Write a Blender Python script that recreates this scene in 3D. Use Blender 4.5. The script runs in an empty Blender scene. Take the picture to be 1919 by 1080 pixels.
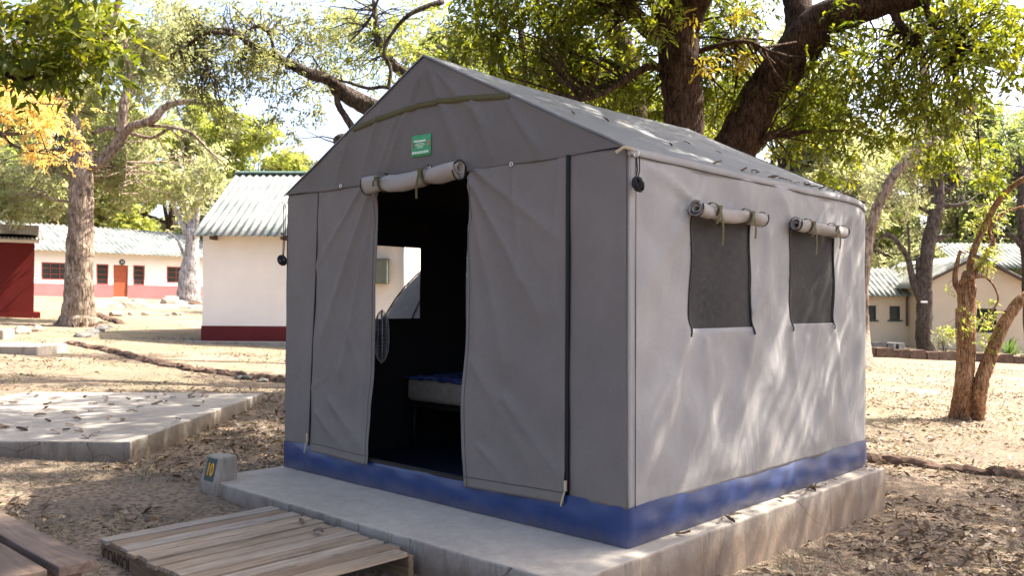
import bpy, bmesh, math, random
import numpy as np
from mathutils import Vector, Matrix
R = math.radians
random.seed(7)
C = bpy.context.scene
col = C.collection

# ------------------------------------------------------------------ camera
FPX = 1632.0
PITCH, ROLL = 0.0166, 0.0058
CAMZ = 1.45
cd = bpy.data.cameras.new('camera'); cam = bpy.data.objects.new('camera', cd); col.objects.link(cam)
cam.matrix_world = Matrix.Translation((0, 0, CAMZ)) @ Matrix.Rotation(R(90) + PITCH, 4, 'X') @ Matrix.Rotation(ROLL, 4, 'Z')
cd.sensor_width = 36; cd.lens = 36 * FPX / 1919; cd.clip_start = .05; cd.clip_end = 2000
cd.dof.use_dof = True; cd.dof.focus_distance = 6.3; cd.dof.aperture_fstop = 3.6
C.camera = cam
# ------------------------------------------------------------------ sky, sun, exposure
SUN_EL = R(52); SH = Vector((.93, .37)).normalized()
w = bpy.data.worlds.new('World'); C.world = w; w.use_nodes = True
nt = w.node_tree; bg = nt.nodes['Background']; sky = nt.nodes.new('ShaderNodeTexSky'); sky.sky_type = 'NISHITA'; sky.sun_disc = False
sky.sun_elevation = SUN_EL; sky.sun_rotation = math.atan2(SH.x, SH.y); sky.dust_density = 4.5; sky.air_density = .75; sky.ozone_density = .3
nt.links.new(sky.outputs[0], bg.inputs[0]); bg.inputs[1].default_value = .15
sl = bpy.data.lights.new('sun', 'SUN'); so = bpy.data.objects.new('sun', sl); col.objects.link(so)
sl.energy = 5.0; sl.angle = R(.53); sl.color = (1, .94, .83)
sdir = Vector((SH.x * math.cos(SUN_EL), SH.y * math.cos(SUN_EL), math.sin(SUN_EL)))
so.rotation_euler = sdir.to_track_quat('Z', 'Y').to_euler(); so.location = (20, 8, 25)
C.view_settings.view_transform = 'Standard'; C.view_settings.look = 'None'; C.view_settings.gamma = 1
C.view_settings.exposure = 1.95
C.render.engine = 'CYCLES'
C.cycles.max_bounces = 7; C.cycles.diffuse_bounces = 4; C.cycles.glossy_bounces = 3; C.cycles.transparent_max_bounces = 8; C.cycles.transmission_bounces = 4
C.cycles.sample_clamp_indirect = 8

# ------------------------------------------------------------------ geometry helpers
CM = cam.matrix_world.copy()
def ray(px, py):
    v = CM.to_3x3() @ Vector(((px - 959.5) / FPX, -(py - 540) / FPX, -1)); return v
def at(px, py, Y):
    d = ray(px, py); return Vector((0, 0, CAMZ)) + d * (Y / d.y)
def atz(px, py, z):
    d = ray(px, py); return Vector((0, 0, CAMZ)) + d * ((z - CAMZ) / d.z)
def zt(x, y):
    x = np.asarray(x, float); y = np.asarray(y, float)
    xx = 30 * np.tanh(x / 30.) * 1.0; xx = np.where(np.abs(x) < 24, x, np.sign(x) * (24 + 8 * np.tanh((np.abs(x) - 24) / 8)))
    yy = np.where(y < 60, y, 60 + 10 * np.tanh((y - 60) / 30)); yy = np.maximum(yy, -10)
    z = .0118 * (yy - 6) - .0478 * xx
    z = z + .012 * np.sin(x * 1.7 + .4 * y) * np.cos(y * 1.3 - .5 * x) + .006 * np.sin(4.1 * x + 1) * np.sin(3.7 * y + 2)
    return z
def ztf(x, y): return float(zt(x, y))
def gnd(px, py):
    d = ray(px, py); t = 2.
    while t < 58:
        p = Vector((0, 0, CAMZ)) + d * (t / d.y)
        if p.z <= ztf(p.x, p.y): break
        t += .02 * max(1, t / 8)
    return Vector((p.x, p.y, ztf(p.x, p.y)))

def tag(o, label=None, cat=None, group=None, kind=None):
    if label: o['label'] = label
    if cat: o['category'] = cat
    if group: o['group'] = group
    if kind: o['kind'] = kind
    return o
def empty(name, loc=(0, 0, 0), rz=0, label=None, cat=None, group=None):
    o = bpy.data.objects.new(name, None); col.objects.link(o); o.location = loc; o.rotation_euler = (0, 0, rz); o.empty_display_size = .2
    return tag(o, label, cat, group)
def mesh_obj(name, verts, faces, mat=None, parent=None, smooth=False, rnd=None):
    me = bpy.data.meshes.new(name)
    me.from_pydata([tuple(v) for v in verts], [], faces)
    if smooth: me.polygons.foreach_set('use_smooth', [True] * len(me.polygons))
    if rnd is not None:
        a = me.attributes.new('rnd', 'FLOAT', 'POINT'); a.data.foreach_set('value', np.asarray(rnd, np.float32))
    if mat: 
        for m in (mat if isinstance(mat, (list, tuple)) else [mat]): me.materials.append(m)
    me.update()
    o = bpy.data.objects.new(name, me); col.objects.link(o)
    if parent: o.parent = parent
    return o
class MB:
    """collects shapes, links them as one mesh"""
    def __init__(s): s.v = []; s.f = []; s.r = []
    def add(s, V, F, r=0.):
        n = len(s.v); s.v += [tuple(q) for q in V]; s.f += [tuple(i + n for i in f) for f in F]; s.r += [r] * len(V); return s
    def box(s, lo, hi, M=None, r=0., jit=0.):
        V = [Vector((x, y, z)) for z in (lo[2], hi[2]) for y in (lo[1], hi[1]) for x in (lo[0], hi[0])]
        if jit: V = [q + Vector([random.uniform(-jit, jit) for _ in range(3)]) for q in V]
        if M: V = [M @ q for q in V]
        return s.add(V, [(0, 2, 3, 1), (4, 5, 7, 6), (0, 1, 5, 4), (2, 6, 7, 3), (0, 4, 6, 2), (1, 3, 7, 5)], r)
    def tube(s, P, rad, n=8, r=0., cap=True, wob=0.):
        P = [Vector(p) for p in P]; rad = rad if hasattr(rad, '__len__') else [rad] * len(P)
        up = None; V = []; 
        for i, p in enumerate(P):
            t = (P[min(i + 1, len(P) - 1)] - P[max(i - 1, 0)]).normalized()
            if up is None: up = t.orthogonal().normalized()
            a = (up - t * up.dot(t)); a = a.normalized() if a.length > 1e-6 else t.orthogonal().normalized(); up = a; b = t.cross(a)
            for k in range(n):
                an = 2 * math.pi * k / n
                rr = rad[i] * (1 + wob * (math.sin(3 * an + i * .35) * .6 + math.sin(5 * an - i * .5 + 1) * .4 + random.uniform(-.35, .35)))
                V.append(p + (a * math.cos(an) + b * math.sin(an)) * rr)
        F = [(i * n + k, i * n + (k + 1) % n, (i + 1) * n + (k + 1) % n, (i + 1) * n + k) for i in range(len(P) - 1) for k in range(n)]
        if cap: F += [tuple(reversed(range(n))), tuple(range((len(P) - 1) * n, len(P) * n))]
        return s.add(V, F, r)
    def build(s, name, mat, parent=None, smooth=False, rnd=False, bevel=0, seg=1):
        o = mesh_obj(name, s.v, s.f, mat, parent, smooth, s.r if rnd else None)
        if bevel:
            m = o.modifiers.new('b', 'BEVEL'); m.width = bevel; m.segments = seg; m.limit_method = 'ANGLE'; m.angle_limit = R(40)
        return o
def spline(P, n=6):
    P = [Vector(p) for p in P]; Q = [P[0] * 2 - P[1]] + P + [P[-1] * 2 - P[-2]]; out = []
    for i in range(1, len(Q) - 2):
        for k in range(n):
            t = k / n; a, b, c, d = Q[i - 1], Q[i], Q[i + 1], Q[i + 2]
            out.append(.5 * ((2 * b) + (c - a) * t + (2 * a - 5 * b + 4 * c - d) * t * t + (3 * b - a - 3 * c + d) * t ** 3))
    out.append(P[-1]); return out
def lerps(r, n=6):
    out = []
    for i in range(len(r) - 1): out += [r[i] + (r[i + 1] - r[i]) * k / n for k in range(n)]
    return out + [r[-1]]

# ------------------------------------------------------------------ materials
def mat(name, base=(.5, .5, .5), rough=.8, spec=.3):
    m = bpy.data.materials.new(name); m.use_nodes = True; b = m.node_tree.nodes['Principled BSDF']
    b.inputs['Base Color'].default_value = (*base, 1); b.inputs['Roughness'].default_value = rough; b.inputs['Specular IOR Level'].default_value = spec
    return m
class NM:
    def __init__(s, name, rough=.85, spec=.2):
        s.m = mat(name, rough=rough, spec=spec); s.t = s.m.node_tree; s.b = s.t.nodes['Principled BSDF']; s.co = s.t.nodes.new('ShaderNodeTexCoord')
    def n(s, typ, **k):
        x = s.t.nodes.new(typ)
        for a, v in k.items(): setattr(x, a, v)
        return x
    def l(s, a, b): s.t.links.new(a, b)
    def mapping(s, scale=(1, 1, 1), rot=(0, 0, 0), src='Object'):
        mp = s.n('ShaderNodeMapping'); mp.inputs['Scale'].default_value = scale; mp.inputs['Rotation'].default_value = rot; s.l(s.co.outputs[src], mp.inputs[0]); return mp.outputs[0]
    def noise(s, sc, det=4, rough=.55, vec=None, dist=0):
        x = s.n('ShaderNodeTexNoise'); x.inputs['Scale'].default_value = sc; x.inputs['Detail'].default_value = det; x.inputs['Roughness'].default_value = rough; x.inputs['Distortion'].default_value = dist
        s.l(vec if vec else s.co.outputs['Object'], x.inputs['Vector']); return x.outputs['Fac']
    def vor(s, sc, vec=None, feat='F1', out='Distance'):
        x = s.n('ShaderNodeTexVoronoi', feature=feat); x.inputs['Scale'].default_value = sc; s.l(vec if vec else s.co.outputs['Object'], x.inputs['Vector']); return x.outputs[out]
    def ramp(s, f, stops):
        x = s.n('ShaderNodeValToRGB'); e = x.color_ramp.elements
        e[0].position = stops[0][0]; e[0].color = (*stops[0][1], 1); e[1].position = stops[-1][0]; e[1].color = (*stops[-1][1], 1)
        for p, c in stops[1:-1]: q = e.new(p); q.color = (*c, 1)
        s.l(f, x.inputs[0]); return x.outputs[0]
    def fr(s, f, lo, hi):
        x = s.n('ShaderNodeMapRange'); x.inputs[1].default_value = lo; x.inputs[2].default_value = hi; x.clamp = True; s.l(f, x.inputs[0]); return x.outputs[0]
    def mix(s, f, a, b, blend='MIX'):
        x = s.n('ShaderNodeMix', data_type='RGBA', blend_type=blend)
        if isinstance(f, (int, float)): x.inputs[0].default_value = f
        else: s.l(f, x.inputs[0])
        for i, v in ((6, a), (7, b)):
            if isinstance(v, tuple): x.inputs[i].default_value = (*v, 1)
            else: s.l(v, x.inputs[i])
        return x.outputs[2]
    def math(s, op, a, b=0):
        x = s.n('ShaderNodeMath', operation=op)
        for i, v in ((0, a), (1, b)):
            if isinstance(v, (int, float)): x.inputs[i].default_value = v
            else: s.l(v, x.inputs[i])
        return x.outputs[0]
    def bump(s, h, st=.3, dist=.01):
        x = s.n('ShaderNodeBump'); x.inputs['Strength'].default_value = st; x.inputs['Distance'].default_value = dist; s.l(h, x.inputs['Height'])
        s.l(x.outputs[0], s.b.inputs['Normal']); return x
    def attr(s, nm='rnd'):
        x = s.n('ShaderNodeAttribute', attribute_name=nm); return x.outputs['Fac']
    def xyz(s, src='Object'):
        x = s.n('ShaderNodeSeparateXYZ'); s.l(s.co.outputs[src], x.inputs[0]); return x.outputs
    def color(s, c):
        s.l(c, s.b.inputs['Base Color']); return s

def canvas(name, c, var=.06, rough=.75, spec=.25, dirt=0.):
    k = NM(name, rough, spec)
    a = tuple(x * (1 - var) for x in c); b = tuple(x * (1 + var) for x in c)
    f = k.noise(2.2, 5, .6); base = k.mix(k.fr(f, .3, .7), a, b); base = k.mix(k.math('MULTIPLY', k.fr(k.noise(1.1, 6, .7), .5, .72), .22), base, tuple(min(1, x * 1.35) for x in c))
    f2 = k.noise(60, 3, .7); base = k.mix(k.fr(f2, .35, .65), base, k.mix(1., base, (.94, .94, .94), 'MULTIPLY'))
    sp = k.noise(170, 1); base = k.mix(k.fr(sp, .79, .80), base, (.5, .49, .46))
    if dirt:
        z = k.xyz()[2]; n = k.noise(5, 5, .7)
        df = k.math('MULTIPLY', k.fr(k.math('ADD', z, k.math('MULTIPLY', n, -.5)), .25, -.25), dirt)
        base = k.mix(df, base, (.26, .2, .14))
    k.color(base)
    wv = k.n('ShaderNodeTexWave'); wv.inputs['Scale'].default_value = 160; k.l(k.co.outputs['Object'], wv.inputs[0])
    h = k.math('ADD', k.math('MULTIPLY', k.noise(3.2, 2, .4, k.mapping((1, 1, .6), (.3, .2, 0)), .8), 2.2), k.math('MULTIPLY', wv.outputs[1], .015))
    h = k.math('ADD', h, k.math('MULTIPLY', k.noise(11, 2, .4), .22))
    k.bump(h, .5, .022)
    return k.m
M = {}
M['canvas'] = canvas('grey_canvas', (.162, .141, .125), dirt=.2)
M['roofc'] = canvas('roof_canvas', (.150, .147, .146), rough=.6, spec=.35)
M['roll'] = canvas('rolled_canvas', (.29, .26, .235))
M['shade_lining'] = canvas('shade_dark_lining', (.026, .025, .026), rough=.9, spec=.05)  # inner faces near black, in place of the shade inside the tent
def simple(name, c, rough=.8, spec=.2, var=.15, sc=8, b=.2, bd=.01, det=5):
    k = NM(name, rough, spec); f = k.noise(sc, det, .6); k.color(k.mix(k.fr(f, .3, .7), tuple(x * (1 - var) for x in c), tuple(min(1, x * (1 + var)) for x in c)))
    k.bump(f, b, bd); return k.m
k = NM('blue_pvc', .36, .5); f = k.noise(6, 5, .6); base = k.mix(k.fr(f, .3, .7), (.012, .031, .108), (.015, .038, .128))
df = k.fr(k.math('ADD', k.xyz()[2], k.math('MULTIPLY', k.noise(9, 6, .75), -.16)), .01, -.075); base = k.mix(k.math('MULTIPLY', df, .4), base, (.17, .135, .10))
base = k.mix(k.math('MULTIPLY', k.fr(k.noise(38, 4, .8), .66, .78), .15), base, (.16, .16, .19)); k.color(base); k.bump(k.math('ADD', f, k.math('MULTIPLY', k.noise(3.5, 2, .4), .8)), .12, .015); M['pvc'] = k.m
M['black'] = simple('black_zip', (.012, .012, .012), .6)
M['olive'] = simple('olive_webbing', (.085, .075, .032), .85, var=.1, sc=120, b=.4, bd=.002)
M['metal'] = mat('steel', (.6, .6, .58), .3); M['metal'].node_tree.nodes['Principled BSDF'].inputs['Metallic'].default_value = 1
M['darkmetal'] = mat('dark_steel', (.012, .012, .012), .6)
M['rope'] = simple('black_rope', (.02, .02, .022), .6, sc=90, b=.5, bd=.003)
M['white'] = mat('white_print', (.8, .8, .75)); M['tan'] = simple('tan_webbing', (.45, .36, .24))
M['labelg'] = mat('green_label', (.05, .27, .11), .5); M['labelr'] = mat('red_print', (.35, .16, .12))
M['labelw'] = mat('pale_print', (.6, .72, .6))
k = NM('insect_net', .9, .1); k.color(k.mix(k.fr(k.noise(45, 4, .7), .35, .65), (.05, .046, .043), (.085, .08, .075)))
tr = k.n('ShaderNodeBsdfTransparent'); mx = k.n('ShaderNodeMixShader'); mx.inputs[0].default_value = .78; out = k.t.nodes['Material Output']
k.l(tr.outputs[0], mx.inputs[1]); k.l(k.b.outputs[0], mx.inputs[2]); k.l(mx.outputs[0], out.inputs[0]); M['net'] = k.m
k = NM('thin_insect_net', .9, .1); k.b.inputs['Base Color'].default_value = (.1, .1, .1, 1)
tr = k.n('ShaderNodeBsdfTransparent'); mx = k.n('ShaderNodeMixShader'); mx.inputs[0].default_value = .3; out = k.t.nodes['Material Output']
k.l(tr.outputs[0], mx.inputs[1]); k.l(k.b.outputs[0], mx.inputs[2]); k.l(mx.outputs[0], out.inputs[0]); M['netthin'] = k.m
# concrete
def concrete(name, c, stain=(.17, .115, .08), ztop=.2, side=1.):
    k = NM(name, .9, .15)
    f = k.noise(1.3, 6, .65, src_vec(k)); g = k.noise(14, 5, .7, src_vec(k)); h = k.noise(90, 3, .6, src_vec(k))
    base = k.mix(k.fr(f, .3, .7), tuple(x * .78 for x in c), tuple(x * 1.12 for x in c))
    base = k.mix(k.fr(g, .35, .75), base, k.mix(1., base, (.82, .8, .78), 'MULTIPLY'))
    base = k.mix(k.fr(h, .66, .72), base, (.1, .09, .08))
    geo = k.n('ShaderNodeNewGeometry'); sp = k.n('ShaderNodeSeparateXYZ'); k.l(geo.outputs['Position'], sp.inputs[0])
    sn = k.n('ShaderNodeSeparateXYZ'); k.l(geo.outputs['True Normal'], sn.inputs[0])
    vert = k.fr(sn.outputs[2], .8, .4)
    hz = k.math('ADD', sp.outputs[2], k.math('MULTIPLY', k.math('SUBTRACT', k.noise(4, 5, .7, src_vec(k)), .5), .35))
    df = k.math('MULTIPLY', k.fr(hz, ztop + .06, ztop - .16), vert); df = k.math('MULTIPLY', df, side)
    base = k.mix(df, base, stain)
    df2 = k.math('MULTIPLY', k.fr(k.noise(9, 4, .8, k_stretch(k, geo)), .52, .64), vert)
    base = k.mix(k.math('MULTIPLY', df2, .5), base, (.09, .07, .055))
    vr = k.n('ShaderNodeTexVoronoi', feature='DISTANCE_TO_EDGE'); vr.inputs['Scale'].default_value = .55; nz = k.n('ShaderNodeTexNoise'); nz.inputs['Scale'].default_value = 5; sc_ = k.n('ShaderNodeVectorMath', operation='SCALE'); sc_.inputs['Scale'].default_value = .16
    va = k.n('ShaderNodeVectorMath', operation='ADD'); k.l(geo.outputs['Position'], nz.inputs['Vector']); k.l(nz.outputs['Color'], sc_.inputs[0]); k.l(sc_.outputs[0], va.inputs[0]); k.l(geo.outputs['Position'], va.inputs[1]); k.l(va.outputs[0], vr.inputs['Vector'])
    crack = k.math('MULTIPLY', k.fr(vr.outputs['Distance'], .0022, .0005), vert); base = k.mix(crack, base, (.10, .08, .065))
    k.color(base)
    k.bump(k.math('ADD', g, k.math('MULTIPLY', h, .4)), .35, .012); return k.m
def src_vec(k):
    if not hasattr(k, '_g'): k._g = k.n('ShaderNodeNewGeometry').outputs['Position']
    return k._g
def k_stretch(k, geo):
    mp = k.n('ShaderNodeMapping'); mp.inputs['Scale'].default_value = (1, 1, .12); k.l(geo.outputs['Position'], mp.inputs[0]); return mp.outputs[0]
M['slab'] = concrete('slab_concrete', (.385, .34, .29), stain=(.165, .112, .076), ztop=.22, side=.85)
M['slab2'] = concrete('old_slab_concrete', (.33, .295, .255), stain=(.15, .115, .085), ztop=.34, side=.85)
M['marker'] = concrete('marker_concrete', (.36, .31, .25), stain=(.17, .12, .08), ztop=.16)
# wood
def wood(name, stops, ax=(1, 14, 14), rough=.85):
    k = NM(name, rough, .2); r = k.attr()
    mp = k.n('ShaderNodeMapping'); mp.inputs['Scale'].default_value = ax; k.l(k.co.outputs['Object'], mp.inputs[0])
    cb = k.n('ShaderNodeCombineXYZ'); k.l(k.math('MULTIPLY', r, 37), cb.inputs[0]); k.l(k.math('MULTIPLY', r, 11), cb.inputs[1]); k.l(cb.outputs[0], mp.inputs[1])
    g = k.noise(3.2, 7, .65, mp.outputs[0], .6); base = k.ramp(r, stops)
    base = k.mix(k.fr(g, .35, .7), k.mix(1., base, (.6, .57, .53), 'MULTIPLY'), k.mix(1., base, (1.12, 1.12, 1.12), 'MULTIPLY'))
    base = k.mix(k.math('MULTIPLY', k.fr(k.noise(3, 4, .7, mp.outputs[0]), .58, .66), .55), base, (.09, .07, .055))
    vd = k.vor(4.5, mp.outputs[0]); base = k.mix(k.fr(vd, .07, .04), base, (.05, .035, .025))
    k.color(base); k.bump(g, .5, .008); return k.m
M['pallet'] = wood('pallet_wood', [(0, (.23, .16, .11)), (.35, (.33, .255, .185)), (.6, (.32, .285, .25)), (1, (.40, .29, .19))], ax=(14, 1, 14))
M['palletx'] = wood('pallet_beam_wood', [(0, (.2, .13, .08)), (1, (.26, .18, .11))], ax=(1, 14, 14))
M['bench'] = wood('dark_board_wood', [(0, (.115, .078, .06)), (1, (.17, .122, .095))], ax=(1, 12, 12), rough=.6)
# walls
def plaster(name, c, var=.06, dirtcol=None, z0=0):
    k = NM(name, .9, .1); f = k.noise(.8, 6, .65); base = k.mix(k.fr(f, .3, .7), tuple(x * (1 - var) for x in c), tuple(min(.9, x * (1 + var)) for x in c))
    g = k.noise(22, 4, .7); base = k.mix(k.fr(g, .62, .75), base, k.mix(1., base, (.86, .82, .78), 'MULTIPLY')); k.color(base); k.bump(g, .25, .01); return k.m
M['whitewall'] = plaster('white_plaster', (.82, .74, .655)); M['cream'] = plaster('cream_plaster', (.60, .49, .36)); M['redpl'] = plaster('maroon_paint', (.115, .022, .022), .15)
M['redpl2'] = plaster('pale_maroon_paint', (.36, .14, .14), .12); M['redshed'] = plaster('red_shed_paint', (.13, .018, .014), .12)  # second maroon is paler and pinker than the white house plinth
M['beigewall'] = plaster('beige_plaster', (.55, .44, .33)); M['orangedoor'] = simple('orange_door_paint', (.30, .075, .035), .5)
M['glass'] = mat('dark_glass', (.03, .035, .035), .12, .6); M['redframe'] = simple('red_frame_paint', (.28, .06, .045), .5); M['greenframe'] = simple('green_frame_paint', (.03, .05, .045), .5)
def corr(name, c, c2, sc=1.5):
    k = NM(name, .6, .3); f = k.noise(sc, 6, .7); g = k.noise(9, 5, .7)
    base = k.mix(k.fr(f, .42, .6), c, c2); base = k.mix(k.math('MULTIPLY', k.fr(g, .5, .7), .4), base, (.25, .22, .19)); k.color(base); k.bump(g, .2, .01); return k.m
M['roofw'] = corr('white_roof_sheet', (.29, .285, .25), (.12, .145, .13)); M['roofrust'] = corr('rusty_roof_sheet', (.16, .12, .09), (.3, .27, .24))
M['greenboard'] = simple('green_fascia', (.13, .2, .17), .6)
M['stone'] = simple('kerb_stone', (.105, .068, .05), .95, .1, .35, 6, .9, .04); M['stonep'] = simple('pale_stone', (.36, .29, .22), .95, .1, .35, 4, .8, .05)
M['brick'] = simple('red_brick_kerb', (.14, .07, .05), .95, .1, .35, 9, .8, .03); M['greystone'] = simple('grey_stone', (.13, .12, .11), .95, .1, .3, 6, .8, .04)
def bark(name, c, c2, sc=5):
    k = NM(name, .95, .1)
    mp = k.mapping((1, 1, .4)); f = k.noise(sc * 3.2, 8, .75, mp, .5); g = k.noise(1.6, 4, .6)
    base = k.ramp(f, [(.38, tuple(x * .3 for x in c)), (.5, c), (.62, c2)]); base = k.mix(k.fr(g, .45, .7), base, k.mix(1., base, (.75, .72, .7), 'MULTIPLY'))
    mp2 = k.mapping((1, 1, .12)); w1 = k.n('ShaderNodeVectorMath', operation='ADD'); nn_ = k.n('ShaderNodeTexNoise'); nn_.inputs['Scale'].default_value = 6; sc_ = k.n('ShaderNodeVectorMath', operation='SCALE'); sc_.inputs['Scale'].default_value = .22
    k.l(nn_.outputs['Color'], sc_.inputs[0]); k.l(sc_.outputs[0], w1.inputs[0]); k.l(mp2, w1.inputs[1]); vd = k.vor(sc * 4.5, w1.outputs[0], 'DISTANCE_TO_EDGE')
    base = k.mix(k.fr(vd, .06, .0), base, k.mix(1., base, (.6, .56, .54), 'MULTIPLY'))
    k.color(base); k.bump(k.math('ADD', f, k.math('MULTIPLY', k.fr(vd, 0, .16), .5)), 1., .045); return k.m
M['barkdark'] = bark('dark_bark', (.075, .045, .032), (.13, .085, .06)); M['barkbrown'] = bark('brown_bark', (.42, .23, .125), (.55, .34, .2), 6)
M['barkpale'] = bark('pale_bark', (.27, .20, .15), (.45, .36, .28), 3); M['barkgrey'] = bark('grey_bark', (.11, .085, .07), (.17, .14, .12), 4); M['barkwhite'] = bark('white_bark', (.42, .38, .36), (.6, .56, .53), 3)
def leafm(name, stops, trans=.5, tint=(1.5, 1.7, .6)):
    k = NM(name, .5, .3); r = k.attr(); c = k.ramp(r, stops); k.color(c)
    tl = k.n('ShaderNodeBsdfTranslucent'); k.l(k.mix(1., c, tint, 'MULTIPLY'), tl.inputs[0]); mx = k.n('ShaderNodeMixShader'); mx.inputs[0].default_value = trans
    k.l(k.b.outputs[0], mx.inputs[1]); k.l(tl.outputs[0], mx.inputs[2]); k.l(mx.outputs[0], k.t.nodes['Material Output'].inputs[0]); return k.m
G1 = [(0, (.04, .062, .016)), (.5, (.07, .09, .02)), (.95, (.14, .15, .03)), (.98, (.33, .24, .03)), (1, (.36, .2, .03))]
M['leafdark'] = leafm('dark_green_leaf', G1, .55, (2.6, 2.3, .5))
M['leafolive'] = leafm('olive_leaf', [(0, (.11, .12, .065)), (.6, (.18, .185, .10)), (1, (.30, .27, .15))], .55, (1.5, 1.5, .9))
M['leafpale'] = leafm('pale_green_leaf', [(0, (.21, .235, .12)), (.5, (.32, .335, .19)), (.85, (.42, .385, .25)), (1, (.44, .36, .27))], .58, (1.35, 1.35, .95))
M['leafyel'] = leafm('yellow_green_leaf', [(0, (.17, .21, .06)), (.7, (.29, .31, .09)), (1, (.42, .34, .10))], .5, (1.45, 1.45, .7))
M['leaforange'] = leafm('orange_leaf', [(0, (.58, .36, .11)), (.6, (.70, .52, .20)), (1, (.66, .56, .28))], .5, (1.3, 1.2, .7))
M['leaffar'] = leafm('far_green_leaf', [(0, (.15, .19, .09)), (.6, (.24, .27, .12)), (1, (.36, .33, .17))], .55, (1.3, 1.4, .7))
M['litter'] = leafm('dry_leaf', [(0, (.07, .045, .03)), (.4, (.15, .10, .066)), (.75, (.27, .19, .125)), (.95, (.38, .28, .18)), (1, (.42, .24, .09))], .15, (1, .9, .8))
M['straw'] = leafm('dry_grass', [(0, (.10, .078, .05)), (.5, (.19, .155, .10)), (.85, (.33, .29, .19)), (1, (.12, .15, .05))], .3, (1, 1, .8))
# ground
k = NM('ground_soil', .97, .08); P = src_vec(k)
big = k.noise(.22, 4, .6, P); mid = k.noise(1.4, 6, .7, P); fine = k.noise(16, 5, .75, P); vf = k.vor(26, P); vf2 = k.vor(60, P)
sx = k.n('ShaderNodeSeparateXYZ'); k.l(P, sx.inputs[0])
soil = k.mix(k.fr(fine, .3, .7), (.108, .084, .064), (.195, .153, .12))
straw = k.mix(k.fr(fine, .3, .7), (.15, .11, .072), (.32, .25, .175))
leafc = k.mix(k.fr(vf, .2, .6), (.09, .062, .046), (.27, .20, .14))
a = k.mix(k.fr(k.math('ADD', mid, k.math('MULTIPLY', vf2, .15)), .45, .68), soil, leafc)
far = k.fr(sx.outputs[1], 10.5, 15)
sand = k.mix(k.fr(mid, .38, .62), (.19, .14, .092), (.35, .275, .195))
b_ = k.mix(k.fr(k.noise(.5, 5, .65, P), .42, .58), sand, straw)
a = k.mix(k.math('MULTIPLY', far, .9), a, b_)
gr = k.math('MULTIPLY', k.fr(k.noise(.33, 5, .7, P), .49, .58), k.fr(sx.outputs[1], 9, 13))
a = k.mix(k.math('MULTIPLY', gr, .55), a, k.mix(k.fr(fine, .4, .6), (.105, .11, .06), (.21, .19, .125)))
k.color(a); k.bump(k.math('ADD', k.math('ADD', fine, k.math('MULTIPLY', vf2, .5)), k.math('MULTIPLY', mid, 1.5)), .8, .03); M['ground'] = k.m

# ------------------------------------------------------------------ ground
def ssp(n, lo, hi, c, s):
    a = np.arcsinh((lo - c) / s); b = np.arcsinh((hi - c) / s); return c + s * np.sinh(np.linspace(a, b, n))
gx = ssp(260, -500, 500, 0, 6); gy = ssp(260, -60, 900, 8, 6)
X, Y = np.meshgrid(gx, gy); Z = zt(X, Y)
V = np.stack([X.ravel(), Y.ravel(), Z.ravel()], 1); n = 260
F = [(j * n + i, j * n + i + 1, (j + 1) * n + i + 1, (j + 1) * n + i) for j in range(n - 1) for i in range(n - 1)]
tag(mesh_obj('ground', V, F, M['ground'], smooth=True), kind='structure')

# ------------------------------------------------------------------ tent frame of reference
YAW = -.7505777; TW, TL, TH, TR = 3.15, 3.142, 2.044, 2.8145; ST = .2
A0 = Vector((-1.7092, 6.5846, ST))
U = Vector((math.cos(YAW), math.sin(YAW), 0)); Vv = Vector((-math.sin(YAW), math.cos(YAW), 0))
def T(u, v, z=0.): return A0 + U * u + Vv * v + Vector((0, 0, z))
TM = Matrix.Translation(A0) @ Matrix.Rotation(YAW, 4, 'Z')

# slabs ---------------------------------------------------------------
def slab_mesh(name, lo, hi, mt, parent=None, step=.12, jit=.006):
    bm = bmesh.new()
    bmesh.ops.create_cube(bm, size=1)
    for v_ in bm.verts: v_.co = Vector([lo[i] if v_.co[i] < 0 else hi[i] for i in range(3)])
    L = max(hi[0] - lo[0], hi[1] - lo[1])
    for axis in (0, 1):
        nseg = max(1, int((hi[axis] - lo[axis]) / step))
        for i in range(1, nseg):
            co = [0, 0, 0]; co[axis] = lo[axis] + (hi[axis] - lo[axis]) * i / nseg; no = [0, 0, 0]; no[axis] = 1
            bmesh.ops.bisect_plane(bm, geom=bm.verts[:] + bm.edges[:] + bm.faces[:], plane_co=co, plane_no=no)
    rng = random.Random(3)
    for v_ in bm.verts:
        edge = min(abs(v_.co.x - lo[0]), abs(v_.co.x - hi[0]), abs(v_.co.y - lo[1]), abs(v_.co.y - hi[1])) < 1e-4
        if edge: v_.co += Vector((rng.uniform(-jit, jit), rng.uniform(-jit, jit), rng.uniform(-jit, 0) * .7 if v_.co.z > 0 else 0))
    me = bpy.data.meshes.new(name); bm.to_mesh(me); bm.free(); me.materials.append(mt)
    o = bpy.data.objects.new(name, me); col.objects.link(o)
    if parent: o.parent = parent
    m = o.modifiers.new('b', 'BEVEL'); m.width = .012; m.segments = 2; m.limit_method = 'ANGLE'; m.angle_limit = R(50)
    return o
s1 = slab_mesh('concrete_platform', (-.05, -.63, -.75), (3.275, 3.2, 0), M['slab']); s1.location = A0; s1.rotation_euler = (0, 0, YAW)
tag(s1, 'grey concrete platform that the big grey tent stands on', 'platform')
s2 = slab_mesh('concrete_slab', (-9.5, 6.92, -.4), (-3.02, 10.6, .33), M['slab2'], step=.3)
tag(s2, 'empty low concrete slab scattered with dry leaves, left of the tent', 'slab')

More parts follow.
